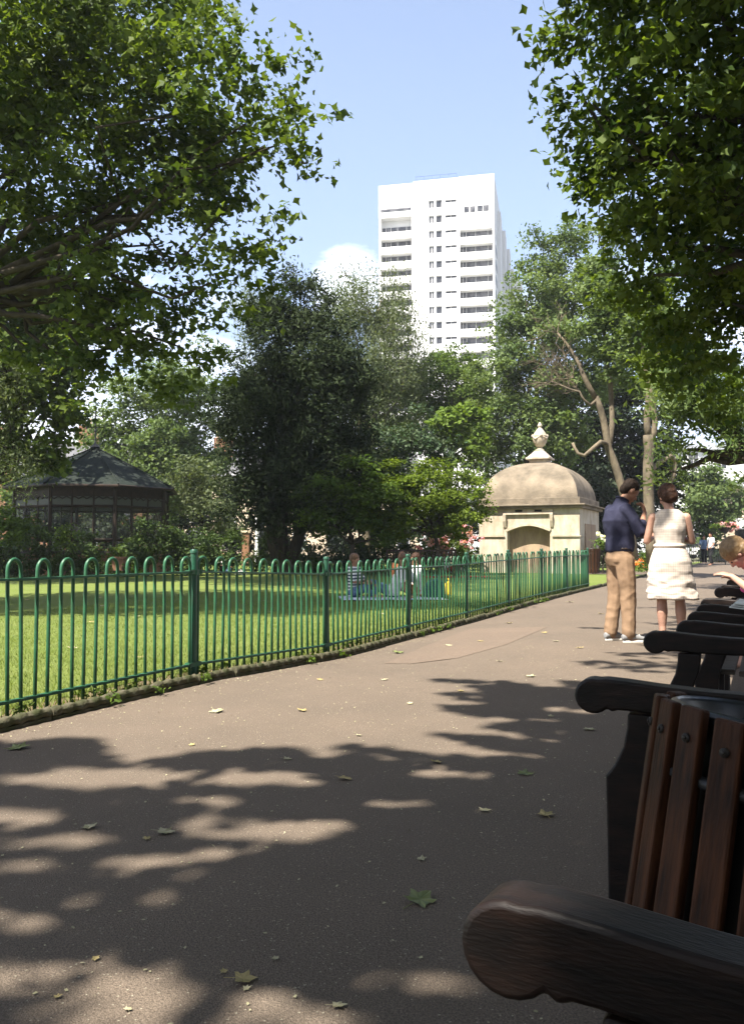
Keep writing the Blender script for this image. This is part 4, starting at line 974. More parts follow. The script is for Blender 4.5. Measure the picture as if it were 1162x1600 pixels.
car(1066, 71, 'pale car parked beyond the railings left of the amber beacon', M['car'], R(6)); car(1128, 70, 'white car parked beyond the railings below the hanging flowers', M['white2'], R(4))
hb = empty('hanging_basket_post', gnd(1132, 47), 0, 'pink flower basket on a post near the far walking person', 'flower basket')
MB().tube([(0,0,0),(0,0,2.0)], .04, 8).build('post', M['iron'], hb); MB().lathe([(.1,1.8),(.35,2.0),(.42,2.12)], 14).build('basket', M['iron'], hb)
c_ = hb.location; fl_l = [(c_.x, c_.y, 2.2, .6, .5, .22), (c_.x + .35, c_.y, 2.12, .35, .3, .2), (c_.x - .4, c_.y, 2.15, .3, .3, .2)]
pos, out, tint, _ = crown_pts(fl_l, 60, 12, .08, 95); leaves('foliage', pos - np.array(c_), .12, 95, LM['mid'], hb); pos, out, tint, _ = crown_pts(fl_l, 80, 8, .08, 96, .9); leaves('flowers', pos - np.array(c_), .11, 96, LM['pinkl'], hb)
# white post and brown gate pier left of the evergreen
wp = empty('white_post', gnd(401, 43), 0, 'slim white post standing between the evergreen and the bandstand shrubs', 'post')
MB().lathe([(.10,0),(.10,.9),(.075,.95),(.07,2.45),(.085,2.5),(.05,2.58),(.0,2.62)], 12).build('shaft', M['white2'], wp, auto=40); MB().tube([(-.25,0,2.1),(.0,0,2.1)], .02, 6).build('crossbar', M['iron'], wp)
gp = empty('brick_pier', gnd(384, 43), 0, 'short brown brick gate pier beside the slim white post', 'pier')
MB().box(-.17, .17, -.17, .17, 0, 1.75).build('shaft', M['brick'], gp); MB().box(-.23, .23, -.23, .23, 1.752, 1.86).build('cap', M['cream'], gp)
rd = empty('terracotta_planter', gnd(187, 27.5), 0, 'terracotta planter box among the shrubs below the bandstand', 'planter'); MB().prism([(-.16,.22),(.16,.22),(.2,.62),(-.2,.62)], 'y', -.2, .2).build('box', M['brick'], rd, bevel=.02); MB().box(-.23,.23,-.23,.23,.622,.68).build('rim', M['brick'], rd)

# ------------------------------------------------------------------ people
M['skin'] = mat('skin', (.36, .19, .12), .5, .3, noise_s=9, col2=(.30, .15, .095))
M['skin_pale'] = mat('pale_skin', (.44, .26, .19), .5, .3, noise_s=9, col2=(.38, .21, .15))
M['navy'] = mat('navy_shirt', (.026, .027, .052), .85, .2, noise_s=12, col2=(.019, .020, .040), bump=.002, bump_s=35)
M['khaki'] = mat('khaki_trousers', (.26, .172, .108), .85, .15, noise_s=9, col2=(.21, .137, .085), bump=.003, bump_s=22)
M['shoe'] = mat('canvas_shoe', (.22, .22, .22), .8, .2); M['sole'] = mat('white_rubber', (.70, .68, .62), .6, .3)
M['hair_dark'] = mat('dark_hair', (.012, .008, .006), .8, .15, noise_s=40, col2=(.022, .014, .010), bump=.004, bump_s=60)
M['hair_auburn'] = mat('auburn_hair', (.026, .012, .007), .7, .25, noise_s=30, col2=(.055, .024, .012), bump=.006, bump_s=45)
M['hair_blond'] = mat('blond_hair', (.21, .135, .065), .5, .4, noise_s=30, col2=(.13, .08, .038), bump=.005, bump_s=45)
M['hair_brown'] = mat('brown_hair', (.09, .045, .022), .5, .4, noise_s=30, col2=(.14, .07, .03), bump=.005, bump_s=45)
M['eye'] = mat('eye', (.03, .02, .015), .2, .5); M['belt'] = mat('leather_belt', (.03, .018, .012), .5, .4)
def dress_mat():
    m = bpy.data.materials.new('check_dress'); m.use_nodes = True; t = m.node_tree; b = t.nodes['Principled BSDF']; b.inputs['Roughness'].default_value = .85
    c = N(t, 'ShaderNodeTexCoord'); fac = None
    sep = N(t, 'ShaderNodeSeparateXYZ'); L(t, c.outputs['Object'], sep.inputs[0])
    at = N(t, 'ShaderNodeMath', operation='ARCTAN2'); L(t, sep.outputs['X'], at.inputs[0]); L(t, sep.outputs['Y'], at.inputs[1])
    outs = []
    for src, sc in ((at.outputs[0], 8.0), (sep.outputs['Z'], 40.0)):
        mu = N(t, 'ShaderNodeMath', operation='MULTIPLY'); mu.inputs[1].default_value = sc; L(t, src, mu.inputs[0])
        fr = N(t, 'ShaderNodeMath', operation='FRACT'); L(t, mu.outputs[0], fr.inputs[0])
        lt = N(t, 'ShaderNodeMath', operation='LESS_THAN'); lt.inputs[1].default_value = .34; L(t, fr.outputs[0], lt.inputs[0]); outs.append(lt)
    ad = N(t, 'ShaderNodeMath', operation='ADD'); L(t, outs[0].outputs[0], ad.inputs[0]); L(t, outs[1].outputs[0], ad.inputs[1])
    ml = N(t, 'ShaderNodeMath', operation='MULTIPLY'); ml.inputs[1].default_value = .5; L(t, ad.outputs[0], ml.inputs[0])
    mx = N(t, 'ShaderNodeMix', data_type='RGBA'); mx.inputs['A'].default_value = (.52, .455, .39, 1); mx.inputs['B'].default_value = (.41, .335, .28, 1)
    L(t, ml.outputs[0], mx.inputs['Factor']); L(t, mx.outputs['Result'], b.inputs['Base Color']); return m
M['dress'] = dress_mat()
def stripe_mat(name, a, c, sc):
    m = bpy.data.materials.new(name); m.use_nodes = True; t = m.node_tree; b = t.nodes['Principled BSDF']; b.inputs['Roughness'].default_value = .85
    co = N(t, 'ShaderNodeTexCoord'); sep = N(t, 'ShaderNodeSeparateXYZ'); L(t, co.outputs['Object'], sep.inputs[0])
    mu = N(t, 'ShaderNodeMath', operation='MULTIPLY'); mu.inputs[1].default_value = sc; L(t, sep.outputs['Z'], mu.inputs[0])
    fr = N(t, 'ShaderNodeMath', operation='FRACT'); L(t, mu.outputs[0], fr.inputs[0]); lt = N(t, 'ShaderNodeMath', operation='LESS_THAN'); lt.inputs[1].default_value = .5; L(t, fr.outputs[0], lt.inputs[0])
    mx = N(t, 'ShaderNodeMix', data_type='RGBA'); mx.inputs['A'].default_value = (*a, 1); mx.inputs['B'].default_value = (*c, 1)
    L(t, lt.outputs[0], mx.inputs['Factor']); L(t, mx.outputs['Result'], b.inputs['Base Color']); return m
M['stripes'] = stripe_mat('striped_top', (.78, .78, .76), (.04, .05, .09), 16)
for nm, c in (('white_cloth', (.78, .78, .76)), ('denim', (.10, .16, .26)), ('teal_cloth', (.03, .09, .10)), ('yellow_cloth', (.75, .48, .03)), ('red_cloth', (.45, .05, .04)), ('orange_cloth', (.48, .16, .07)),
              ('black_cloth', (.02, .02, .022)), ('pale_grey_cloth', (.52, .54, .55)), ('violet_cloth', (.15, .14, .42)), ('blue_cloth', (.03, .06, .25)), ('pink_cloth', (.65, .10, .30)), ('paper', (.62, .63, .60))):
    M[nm] = mat(nm, c, .85, .15, noise_s=14, col2=[x * .8 for x in c], bump=.003, bump_s=25)

def remesh(b, name, mt, vox, smooth_it=3, folds=0, fscale=(9, 9, 9), zr=None, seed=0.0):
    me = bpy.data.meshes.new('tmp'); me.from_pydata(b.v, [], b.f)
    bm = bmesh.new(); bm.from_mesh(me); bmesh.ops.recalc_face_normals(bm, faces=bm.faces); bm.to_mesh(me); bm.free()
    o = bpy.data.objects.new('tmp', me); COL.objects.link(o)
    q = o.modifiers.new('r', 'REMESH'); q.mode = 'VOXEL'; q.voxel_size = vox
    q = o.modifiers.new('s', 'SMOOTH'); q.factor = .5; q.iterations = smooth_it
    dg = bpy.context.evaluated_depsgraph_get(); out = bpy.data.meshes.new_from_object(o.evaluated_get(dg))
    bpy.data.objects.remove(o); bpy.data.meshes.remove(me); out.name = name
    if folds:
        n = len(out.vertices); no = [v.normal.copy() for v in out.vertices]
        for v, nn in zip(out.vertices, no):
            p = Vector((v.co.x * fscale[0], v.co.y * fscale[1], v.co.z * fscale[2] + seed))
            a = 1 - abs(noise.noise(p)) * 2.6; c = noise.noise(p * 2.3 + Vector((5, 3, 1)))
            k = 1.0 if zr is None else max(0.15, min(1.0, float(np.interp(v.co.z, zr[0], zr[1]))))
            v.co += nn * folds * k * (a * .75 + c * .5)
    out.materials.clear(); out.materials.append(mt); out.shade_smooth(); return out
def loft(b, rings, n=16):
    """rings: (centre, half-vector a, half-vector b)"""
    vs, fs = [], []
    for c, a, d in rings:
        c, a, d = Vector(c), Vector(a), Vector(d)
        for k in range(n):
            t = 2 * math.pi * k / n; vs.append(c + a * math.cos(t) + d * math.sin(t))
    for i in range(len(rings) - 1):
        for k in range(n): fs.append((i*n+k, i*n+(k+1) % n, (i+1)*n+(k+1) % n, (i+1)*n+k))
    fs += [tuple(range(n))[::-1], tuple((len(rings)-1)*n + k for k in range(n))]; b.add(vs, fs)
def chain(b, pts, rad, n=10):
    b.tube(pts, rad, n)
    for p, r in zip(pts, rad): b.ball(tuple(p), r, 10, 7)
def lerp3(a, c, t): return Vector(a).lerp(Vector(c), t)
def hand(b, wr, d, palm_n, curl=.5, sc=1.0, left=False):
    """palm from the wrist along d; fingers curl towards palm_n"""
    d = Vector(d).normalized(); pn = Vector(palm_n); pn = (pn - d * pn.dot(d)).normalized(); side = d.cross(pn) * (-1 if left else 1)
    wr = Vector(wr); pe = wr + d * .085 * sc
    loft(b, [(wr, side * .024 * sc, pn * .018 * sc), (wr + d * .04 * sc, side * .038 * sc, pn * .015 * sc), (pe, side * .040 * sc, pn * .012 * sc)], 10)
    for k, (o, ln) in enumerate(((-.030, .062), (-.010, .075), (.010, .080), (.030, .072))):
        p0 = pe + side * o * sc - d * .01 * sc; a1 = curl * .9; a2 = curl * 1.9
        p1 = p0 + (d * math.cos(a1) + pn * math.sin(a1)) * ln * .55 * sc; p2 = p1 + (d * math.cos(a2) + pn * math.sin(a2)) * ln * .5 * sc
        chain(b, [p0, p1, p2], [.0095 * sc, .0088 * sc, .0075 * sc], 6)
    t0 = wr + d * .025 * sc + side * .03 * sc; t1 = t0 + (d * .6 + side * .6 + pn * .35).normalized() * .045 * sc; t2 = t1 + (d * .8 + side * .1 + pn * .4).normalized() * .032 * sc
    chain(b, [t0, t1, t2], [.0125 * sc, .0105 * sc, .0085 * sc], 6)
def head_xf(c, pitch, yaw, roll=0): return Matrix.Translation(Vector(c)) @ Matrix.Rotation(yaw, 4, 'Z') @ Matrix.Rotation(pitch, 4, 'Y') @ Matrix.Rotation(roll, 4, 'X')
def head(b, X, sc=1.0):
    old = b.m; b.m = X @ Matrix.Scale(sc, 4)
    b.ball((-.012, 0, .025), (.098, .076, .098), 16, 12)          # cranium
    loft(b, [((.03, 0, .02), (.062, 0, 0), (0, .066, 0)), ((.032, 0, -.04), (.056, 0, 0), (0, .058, 0)), ((.045, 0, -.085), (.040, 0, 0), (0, .040, 0)), ((.058, 0, -.112), (.022, 0, 0), (0, .022, 0))], 14)
    b.ball((.074, 0, .018), (.022, .048, .012), 10, 6)           # brow
    loft(b, [((.088, 0, .008), (.008, 0, 0), (0, .008, 0)), ((.108, 0, -.022), (.016, 0, 0), (0, .016, 0)), ((.098, 0, -.034), (.012, 0, 0), (0, .017, 0))], 8)
    b.ball((.086, 0, -.058), (.016, .024, .008), 8, 6); b.ball((.086, 0, -.068), (.014, .021, .007), 8, 6); b.ball((.08, 0, -.102), (.018, .02, .014), 8, 6)
    for s_ in (-1, 1): b.ball((-.006, s_ * .078, -.012), (.019, .009, .032), 8, 6); b.ball((.05, s_ * .045, -.022), (.03, .022, .024), 8, 6)
    b.m = old
def person(loc, rz, label, J, skin='skin', vox=.009, group=None):
    """J: joints in metres, x forward, y to the person's left, z up"""
    b = MB(); g = lambda k: Vector(J[k])
    pel, wai, che, nk = g('pelvis'), g('waist'), g('chest'), g('neck')
    w = J.get('w', 1.0); fw = Vector(J.get('fw', (1, 0, 0))); lf = Vector(J.get('lf', (0, 1, 0)))
    shm = (g('shL') + g('shR')) / 2; shv = (g('shL') - g('shR')) / 2
    loft(b, [(pel - Vector((0,0,.06)), fw * .10 * w, lf * .14 * w), (pel, fw * .11 * w, lf * .155 * w), (wai, fw * .095 * w, lf * .13 * w), (che, fw * .115 * w, lf * .155 * w), (shm - (shm - che) * .15, fw * .085 * w, shv * .86), (shm + (nk - shm) * .5, fw * .06, shv * .45), (nk, fw * .05, lf * .05)])
    hc = g('head'); up = (hc - nk); chain(b, [nk - up * .15, nk + up * .55], [.056 * w, .052 * w])
    X = head_xf(hc, J.get('hp', 0), J.get('hy', 0), J.get('hr', 0)); head(b, X, J.get('hs', 1.0))
    for s_ in 'LR':
        chain(b, [g('sh' + s_), lerp3(J['sh'+s_], J['el'+s_], .5), g('el' + s_)], [.052 * w, .044 * w, .037 * w]); chain(b, [g('el' + s_), lerp3(J['el'+s_], J['wr'+s_], .35), g('wr' + s_)], [.037 * w, .036 * w, .025 * w])
        hd_ = J.get('hd' + s_) or (g('wr' + s_) - g('el' + s_)); hand(b, g('wr' + s_), hd_, J.get('pn' + s_, (0, -1 if s_ == 'L' else 1, -.3)), J.get('curl', .6), J.get('hand', 1.0), s_ == 'L')
        chain(b, [g('hip' + s_), lerp3(J['hip'+s_], J['kn'+s_], .5), g('kn' + s_)], [.088 * w, .074 * w, .056 * w])
        k, a = g('kn' + s_), g('an' + s_); back = Vector((-.018, 0, 0)) if abs((k - a).z) > .25 else Vector((0, 0, -.01))
        chain(b, [k, k.lerp(a, .32) + back, k.lerp(a, .7), a], [.054 * w, .060 * w, .042 * w, .036 * w])
        t = Vector(J.get('toe' + s_) or (a + Vector((.16, 0, -.055)))); chain(b, [a + Vector((0, 0, -.035)), a.lerp(t, .5) + Vector((0, 0, -.02)), t], [.036, .036, .026])
    me = remesh(b, 'person', M[skin], vox, 2)
    o = link('person', me, None, loc, (0, 0, rz)); tag(o, label, 'person', group)
    eb = MB(); eb.m = X @ Matrix.Scale(J.get('hs', 1.0), 4)
    for s_ in (-1, 1):
        e_ = MB(); e_.m = eb.m; e_.ball((.081, s_ * .031, -.002), (.010, .014, .007), 8, 6); e_.build('eye', M['eye'], o, smooth=True)
    return o, X
def garment(o, name, mt, build, vox=.011, folds=.006, fscale=(9, 9, 9), zr=None, sm=3, seed=0.0, label=None):
    b = MB(); build(b); me = remesh(b, name, mt, vox, sm, folds, fscale, zr, seed); c = link(name, me, o)
    if label: c['label'] = label
    return c
def hair_cap(o, X, mt, name='hair', sc=1.0, bun=None, long=0, grow=.0):
    def f(b):
        b.m = X @ Matrix.Scale(sc, 4)
        b.ball((-.024, 0, .040), (.103 + grow, .086 + grow, .098 + grow), 16, 12)
        b.ball((-.055, 0, -.012), (.064 + grow, .078 + grow, .075 + grow), 14, 10)
        if long: loft(b, [((-.06, 0, .0), (.05, 0, 0), (0, .085, 0)), ((-.07, 0, -.08), (.045, 0, 0), (0, .08, 0)), ((-.06, 0, -.08 - long), (.03, 0, 0), (0, .06, 0))], 12)
        if bun: b.ball(bun, (.045, .055, .045), 12, 8)
    return garment(o, name, M[mt], f, .0065, .0045, (26, 40, 16), sm=2)

# --- the man in the navy shirt
J = dict(pelvis=(0,0,.93), waist=(.005,0,1.06), chest=(-.035,0,1.27), neck=(.03,0,1.475), head=(.13,.0,1.60), hp=R(42), hy=R(-4), w=1.0,
  shL=(-.01,.165,1.40), shR=(-.01,-.165,1.40), elL=(.10,.22,1.15), wrL=(.33,.10,1.22), hdL=(1,-.3,.2), pnL=(0,-.3,1), elR=(.10,-.235,1.16), wrR=(.245,-.09,1.365), hdR=(-.10,.25,1), pnR=(-1,.2,0),
  hipL=(0,.085,.90), hipR=(0,-.085,.90), knL=(.0,.10,.49), knR=(.03,-.10,.49), anL=(-.06,.11,.085), anR=(.02,-.12,.085), toeL=(.09,.13,.03), toeR=(.185,-.14,.03), curl=.75)
mp_ = G(972, 1003); man, X = person((mp_.x, mp_.y + .05, 0), R(14), 'man in a navy shirt and khaki trousers, head bowed, hand at his mouth', J)
hair_cap(man, X, 'hair_dark', grow=-.006)
def shirt(b):
    loft(b, [((.0,0,.955),(.135,0,0),(0,.172,0)), ((.0,0,1.02),(.14,0,0),(0,.178,0)), ((-.005,0,1.12),(.135,0,0),(0,.17,0)), ((-.035,0,1.28),(.142,0,0),(0,.187,0)), ((-.022,0,1.39),(.112,0,.0),(0,.178,0)), ((.005,0,1.455),(.080,0,.02),(0,.118,0)), ((.035,0,1.505),(.062,0,-.03),(0,.062,0))])
    for s_ in (-1, 1): chain(b, [Vector((-.015, s_*.150, 1.392)), Vector((.045, s_*.205, 1.28)), Vector((.10, s_*.23, 1.155))], [.073, .066, .056])
    chain(b, [Vector((.10,.22,1.15)), Vector((.20,.17,1.178))], [.055,.047]); chain(b, [Vector((.10,-.235,1.16)), Vector((.165,-.172,1.248))], [.055,.048])
garment(man, 'shirt', M['navy'], shirt, .010, .011, (7, 7, 5), ([.95, 1.1, 1.3, 1.5], [1, 1, .5, .15]), 2)
b = MB()
b.tube([(.035 + .060*math.cos(2*math.pi*k/20), .060*math.sin(2*math.pi*k/20), 1.512 - .026*math.cos(2*math.pi*k/20)) for k in range(21)], .013, 6, caps=False); b.build('collar', M['navy'], man, smooth=True)
def trs(b):
    loft(b, [((.0,0,.80),(.12,0,0),(0,.16,0)), ((-.012,0,.88),(.135,0,0),(0,.175,0)), ((0,0,.96),(.122,0,0),(0,.165,0)), ((.0,0,1.01),(.115,0,0),(0,.158,0))])
    for s_, k, a in ((1, (.0,.10,.49), (-.06,.11,.10)), (-1, (.03,-.10,.49), (.02,-.12,.10))):
        h_ = Vector((0, s_*.082, .87)); k, a = Vector(k), Vector(a); chain(b, [h_, h_.lerp(k,.5), k, k.lerp(a,.5), a + Vector((0,0,.0))], [.105,.098,.080,.074,.070])
        b.ball((-.045, s_*.07, .88), .088, 12, 8)
garment(man, 'trousers', M['khaki'], trs, .010, .0085, (9, 5, 8), ([.05, .2, .45, .6, .95], [1, .7, 1, .7, .5]), 2, 4.0)
MB().tube([(.118*math.cos(2*math.pi*k/24), .165*math.sin(2*math.pi*k/24), .985) for k in range(25)], .016, 6, caps=False).build('belt', M['belt'], man, smooth=True)
for s_, a, t in (('L', (-.06,.11), (.12,.13)), ('R', (.02,-.12), (.215,-.145))):
    a, t = Vector((*a, .05)), Vector((*t, .04)); d_ = (t - a).normalized(); sd_ = Vector((-d_.y, d_.x, 0))
    b = MB(); loft(b, [(a - d_*.075 + Vector((0,0,.0)), sd_*.028, Vector((0,0,.028))), (a - d_*.04 + Vector((0,0,.015)), sd_*.042, Vector((0,0,.048))), (a + d_*.04 + Vector((0,0,.015)), sd_*.043, Vector((0,0,.045))), (a + d_*.12, sd_*.046, Vector((0,0,.030))), (t - d_*.01 - Vector((0,0,.005)), sd_*.036, Vector((0,0,.020)))], 14)
    sh_ = link('shoe', remesh(b, 'shoe', M['shoe'], .007, 2), man)
    pl = []
    for k in range(20): an_ = 2*math.pi*k/20; c_ = a.lerp(t, .5); q = c_ + d_*math.cos(an_)*((t-a).length/2+.07) + sd_*math.sin(an_)*(.050 if math.cos(an_) > 0 else .044); pl.append((q.x, q.y))
    MB().prism(pl, 'z', .0, .024).build('sole', M['sole'], sh_, bevel=.005)
    b = MB()
    for k in range(4): c_ = a + d_*(.045 + .022*k) + Vector((0,0,.048 - .005*k)); b.tube([c_ - sd_*.03 - Vector((0,0,.012)), c_ + Vector((0,0,.006)), c_ + sd_*.03 - Vector((0,0,.012))], .004, 5)
    b.build('laces', M['sole'], sh_)
ph = MB().box(-.035, .035, -.006, .006, -.07, .07).build('phone', M['black']); ph.location = man.matrix_basis @ Vector((.44, .05, 1.27)); ph.rotation_euler = (R(60), 0, R(100)); tag(ph, 'small dark phone held in front of the man in the navy shirt', 'phone')

# --- the woman in the checked dress
J = dict(pelvis=(0,0,.88), waist=(.0,0,1.03), chest=(.0,0,1.20), neck=(.0,0,1.385), head=(.045,.012,1.515), hp=R(28), hy=R(16), w=.93, hs=.97,
  shL=(0,.162,1.305), shR=(0,-.162,1.305), elL=(.03,.225,1.06), wrL=(.26,.12,1.12), pnL=(0,-.5,1), elR=(.03,-.225,1.06), wrR=(.25,-.09,1.10), pnR=(0,.5,1),
  hipL=(0,.085,.85), hipR=(0,-.085,.85), knL=(.01,.085,.46), knR=(.03,-.095,.46), anL=(-.02,.085,.085), anR=(-.03,-.10,.085), curl=.8)
wp_ = G(1048, 1008); wom, X = person((wp_.x, wp_.y, 0), R(78), 'woman seen from behind in a pale checked sleeveless dress, auburn hair pinned up', J, 'skin_pale')
hair_cap(wom, X, 'hair_auburn', bun=(-.095, 0, .015), grow=.008)
def top(b):
    loft(b, [((0,0,1.0),(.112,0,0),(0,.138,0)), ((0,0,1.06),(.112,0,0),(0,.142,0)), ((.0,0,1.18),(.128,0,0),(0,.165,0)), ((.0,0,1.26),(.112,0,0),(0,.160,0)), ((-.002,0,1.325),(.088,0,0),(0,.160,0)), ((-.005,0,1.368),(.068,0,0),(0,.115,0)), ((-.005,0,1.388),(.06,0,0),(0,.085,0))])
garment(wom, 'dress_bodice', M['dress'], top, .010, .004, (8, 8, 10))
MB().tube([(.114*math.cos(2*math.pi*k/24), .142*math.sin(2*math.pi*k/24), 1.015) for k in range(25)], [.022]*25, 8, caps=False).build('waistband', M['dress'], wom, smooth=True)
def skirt(b):
    loft(b, [((0,0,1.02),(.110,0,0),(0,.138,0)), ((-.01,0,.95),(.135,0,0),(0,.172,0)), ((-.02,0,.85),(.160,0,0),(0,.205,0)), ((-.005,0,.72),(.165,0,0),(0,.222,0)), ((.0,-.01,.60),(.17,0,0),(0,.235,0)), ((.0,-.015,.50),(.178,0,0),(0,.25,0)), ((.0,-.02,.475),(.18,0,0),(0,.252,0))], 24)
garment(wom, 'dress_skirt', M['dress'], skirt, .009, .017, (5, 5, 11), ([.47, .6, .75, .95], [1, .9, .45, .15]), 1, 2.0)
for s_, y in ((1, .085), (-1, -.10)):
    b = MB(); b.prism([(-.10, y-.03), (-.10, y+.03), (.0, y+.04), (.12, y+.045), (.165, y), (.12, y-.045), (.0, y-.04)], 'z', .0, .022); b.build('sandal', M['belt'], wom, bevel=.005)

# --- person on the bench with fair hair, leaning forward
pb = P(1150, 872, 7.0)
# local x forward (towards the path), y left
J = dict(pelvis=(-.02,0,.52), waist=(.06,0,.66), chest=(.20,0,.80), neck=(.36,0,.92), head=(.47,0,.945), hp=R(62), hy=R(6), w=.92, hs=1.0, fw=(.75,0,-.6),
  shL=(.31,.17,.87), shR=(.31,-.17,.87), elL=(.36,.20,.66), wrL=(.50,.10,.76), hdL=(.9,-.2,.25), pnL=(0,-.3,-1), elR=(.36,-.20,.66), wrR=(.48,-.10,.72), pnR=(0,.3,-1),
  hipL=(0,.09,.50), hipR=(0,-.09,.50), knL=(.42,.11,.50), knR=(.42,-.11,.50), anL=(.40,.11,.09), anR=(.40,-.11,.09), curl=.3)
rzb = math.atan2(-V.y, -V.x) - R(4); hd_l = Matrix.Rotation(rzb, 4, 'Z') @ Vector((.47, 0, .945))
st, X = person((pb.x - hd_l.x, pb.y - hd_l.y, 0), rzb, 'fair-haired person leaning forward on a bench at the right edge of the path', J, 'skin_pale')
hair_cap(st, X, 'hair_blond', grow=.012)
def vtop(b): loft(b, [((-.02,0,.50),(.12,0,-.05),(0,.16,0)), ((.06,0,.66),(.09,0,-.06),(0,.145,0)), ((.20,0,.80),(.09,0,-.08),(0,.165,0)), ((.29,0,.88),(.06,0,-.06),(0,.16,0)), ((.33,0,.91),(.04,0,-.04),(0,.08,0))])
garment(st, 'top', M['violet_cloth'], vtop, .012, .006)
def skt(b):
    loft(b, [((-.12,0,.52),(0,0,.09),(0,.18,0)), ((.1,0,.53),(0,0,.10),(0,.20,0)), ((.35,0,.52),(0,0,.085),(0,.20,0)), ((.47,0,.50),(0,0,.07),(0,.19,0))])
garment(st, 'skirt', M['black_cloth'], skt, .014, .006)
b = MB(); b.ball((0,0,0), (.09,.07,.045), 12, 8); bgp = st.matrix_basis @ Vector((.36, .04, .655)); bo = b.build('pink_pouch', M['pink_cloth'], smooth=True); bo.location = bgp; tag(bo, 'crumpled pink patterned pouch on the lap of the fair-haired person', 'pouch')

# --- far walkers
def walker(px, d, rz, label, topm, legm, skin, hair, hgt=1.0, ext=''):
    J = dict(pelvis=(0,0,.93), waist=(0,0,1.06), chest=(0,0,1.28), neck=(0,0,1.47), head=(.02,0,1.61), w=1.0, shL=(0,.18,1.41), shR=(0,-.18,1.41), elL=(.02,.24,1.14), elR=(-.04,-.24,1.14), wrL=(.16,.2,.98), wrR=(.02,-.24,.92),
      hipL=(0,.085,.90), hipR=(0,-.085,.90), knL=(.12,.09,.50), knR=(.02,-.09,.49), anL=(.10,.09,.085), anR=(-.18,-.09,.12))
    g0 = gnd(px, d); o, X = person((g0.x, g0.y, 0), rz, label, J, skin, .016); o.scale = (hgt, hgt, hgt); hair_cap(o, X, hair)
    def t_(b):
        loft(b, [((0,0,.90),(.13,0,0),(0,.17,0)), ((0,0,1.1),(.13,0,0),(0,.16,0)), ((0,0,1.3),(.14,0,0),(0,.19,0)), ((0,0,1.42),(.09,0,0),(0,.18,0)), ((0,0,1.47),(.06,0,0),(0,.06,0))])
        for q in 'LR': chain(b, [Vector(J['sh'+q]), lerp3(J['sh'+q], J['el'+q], .7)], [.07, .06])
    garment(o, 'top', M[topm], t_, .016, .006)
    def l_(b):
        loft(b, [((0,0,.85),(.12,0,0),(0,.165,0)), ((0,0,1.0),(.115,0,0),(0,.155,0))])
        for q in 'LR': chain(b, [Vector(J['hip'+q]), Vector(J['kn'+q]), lerp3(J['kn'+q], J['an'+q], .85)], [.10, .075, .06])
    garment(o, 'trousers', M[legm], l_, .016, .006)
    return o
walker(1110, 46, R(200), 'distant person in a pale grey top walking near the far end of the path', 'pale_grey_cloth', 'black_cloth', 'skin', 'hair_dark', 1.04)
walker(1099, 50, R(250), 'distant person in dark clothes beside the walker in the pale grey top', 'denim', 'black_cloth', 'skin', 'hair_dark', .98)

# --- people sitting on the lawn
def sitter(px, py, rz, label, topm, legm, skin, hair, lean=-.1, d=None, sleeve=.9, vox=.018, long=0, dress=None, arms='back', sc=1.0):
    g0 = G(px, py, -.06) if d is None else gnd(px, d); z0 = ground(g0.x, g0.y) + .01
    J = dict(pelvis=(0,0,.11), waist=(lean*.3,0,.25), chest=(lean*.7,0,.44), neck=(lean,0,.63), head=(lean + .04,0,.755), hp=R(12), w=.95, shL=(lean*.95,.17,.575), shR=(lean*.95,-.17,.575),
      hipL=(.02,.09,.11), hipR=(.02,-.09,.11), knL=(.36,.16,.30), knR=(.34,-.18,.22), anL=(.46,.05,.06), anR=(.40,.02,.07), toeL=(.60,.06,.04), toeR=(.52,.12,.04))
    if arms == 'back': J.update(elL=(lean*.9-.12,.24,.33), elR=(lean*.9-.12,-.24,.33), wrL=(lean*.9-.22,.22,.06), wrR=(lean*.9-.2,-.22,.06), hdL=(-1,.2,-.1), hdR=(-1,-.2,-.1))
    else: J.update(elL=(.10,.24,.33), elR=(.10,-.24,.33), wrL=(.30,.10,.32), wrR=(.28,-.10,.30))
    o, X = person((g0.x, g0.y, z0), rz, label, J, skin, vox); o.scale = (sc,) * 3; hair_cap(o, X, hair, long=long)
    def t_(b):
        loft(b, [((.0,0,.04),(.135,0,0),(0,.17,0)), ((lean*.3,0,.24),(.125,0,0),(0,.155,0)), ((lean*.7,0,.45),(.135,0,0),(0,.175,0)), ((lean*.93,0,.575),(.09,0,0),(0,.17,0)), ((lean,0,.625),(.06,0,0),(0,.07,0))])
        for q in 'LR': chain(b, [Vector(J['sh'+q]), lerp3(J['sh'+q], J['el'+q], sleeve)], [.066, .056])
    garment(o, 'top', M[topm], t_, vox, .006)
    def l_(b):
        for q in 'LR': chain(b, [Vector(J['hip'+q]), Vector(J['kn'+q]), lerp3(J['kn'+q], J['an'+q], .8)], [.10, .075, .06])
        b.ball((0,0,.12), (.14,.17,.11), 12, 8)
    garment(o, 'trousers', M[legm], l_, vox, .006)
    return o
def flat_cloth(name, cx, cy, w, l, rz, m, label, cat, seed=0):
    n = 18; vs, fs = [], []; z0 = ground(cx, cy) + .03
    for lay in (0, 1):
        for i in range(n + 1):
            for j in range(n + 1):
                x = w * (i / n - .5); y = l * (j / n - .5)
                vs.append((x + .02 * math.sin(j + seed), y + .02 * math.sin(i * 1.3), .014 * noise.noise(Vector((x * 4, y * 4, seed))) + lay * -.006))
    for i in range(n):
        for j in range(n): a = i*(n+1)+j; fs.append((a, a+1, a+n+2, a+n+1)); a += (n+1)**2; fs.append((a, a+n+1, a+n+2, a+1))
    b = MB(); b.add(vs, fs); o = b.build(name, m, smooth=True); o.location = (cx, cy, z0); o.rotation_euler = (0, 0, rz); return tag(o, label, cat)
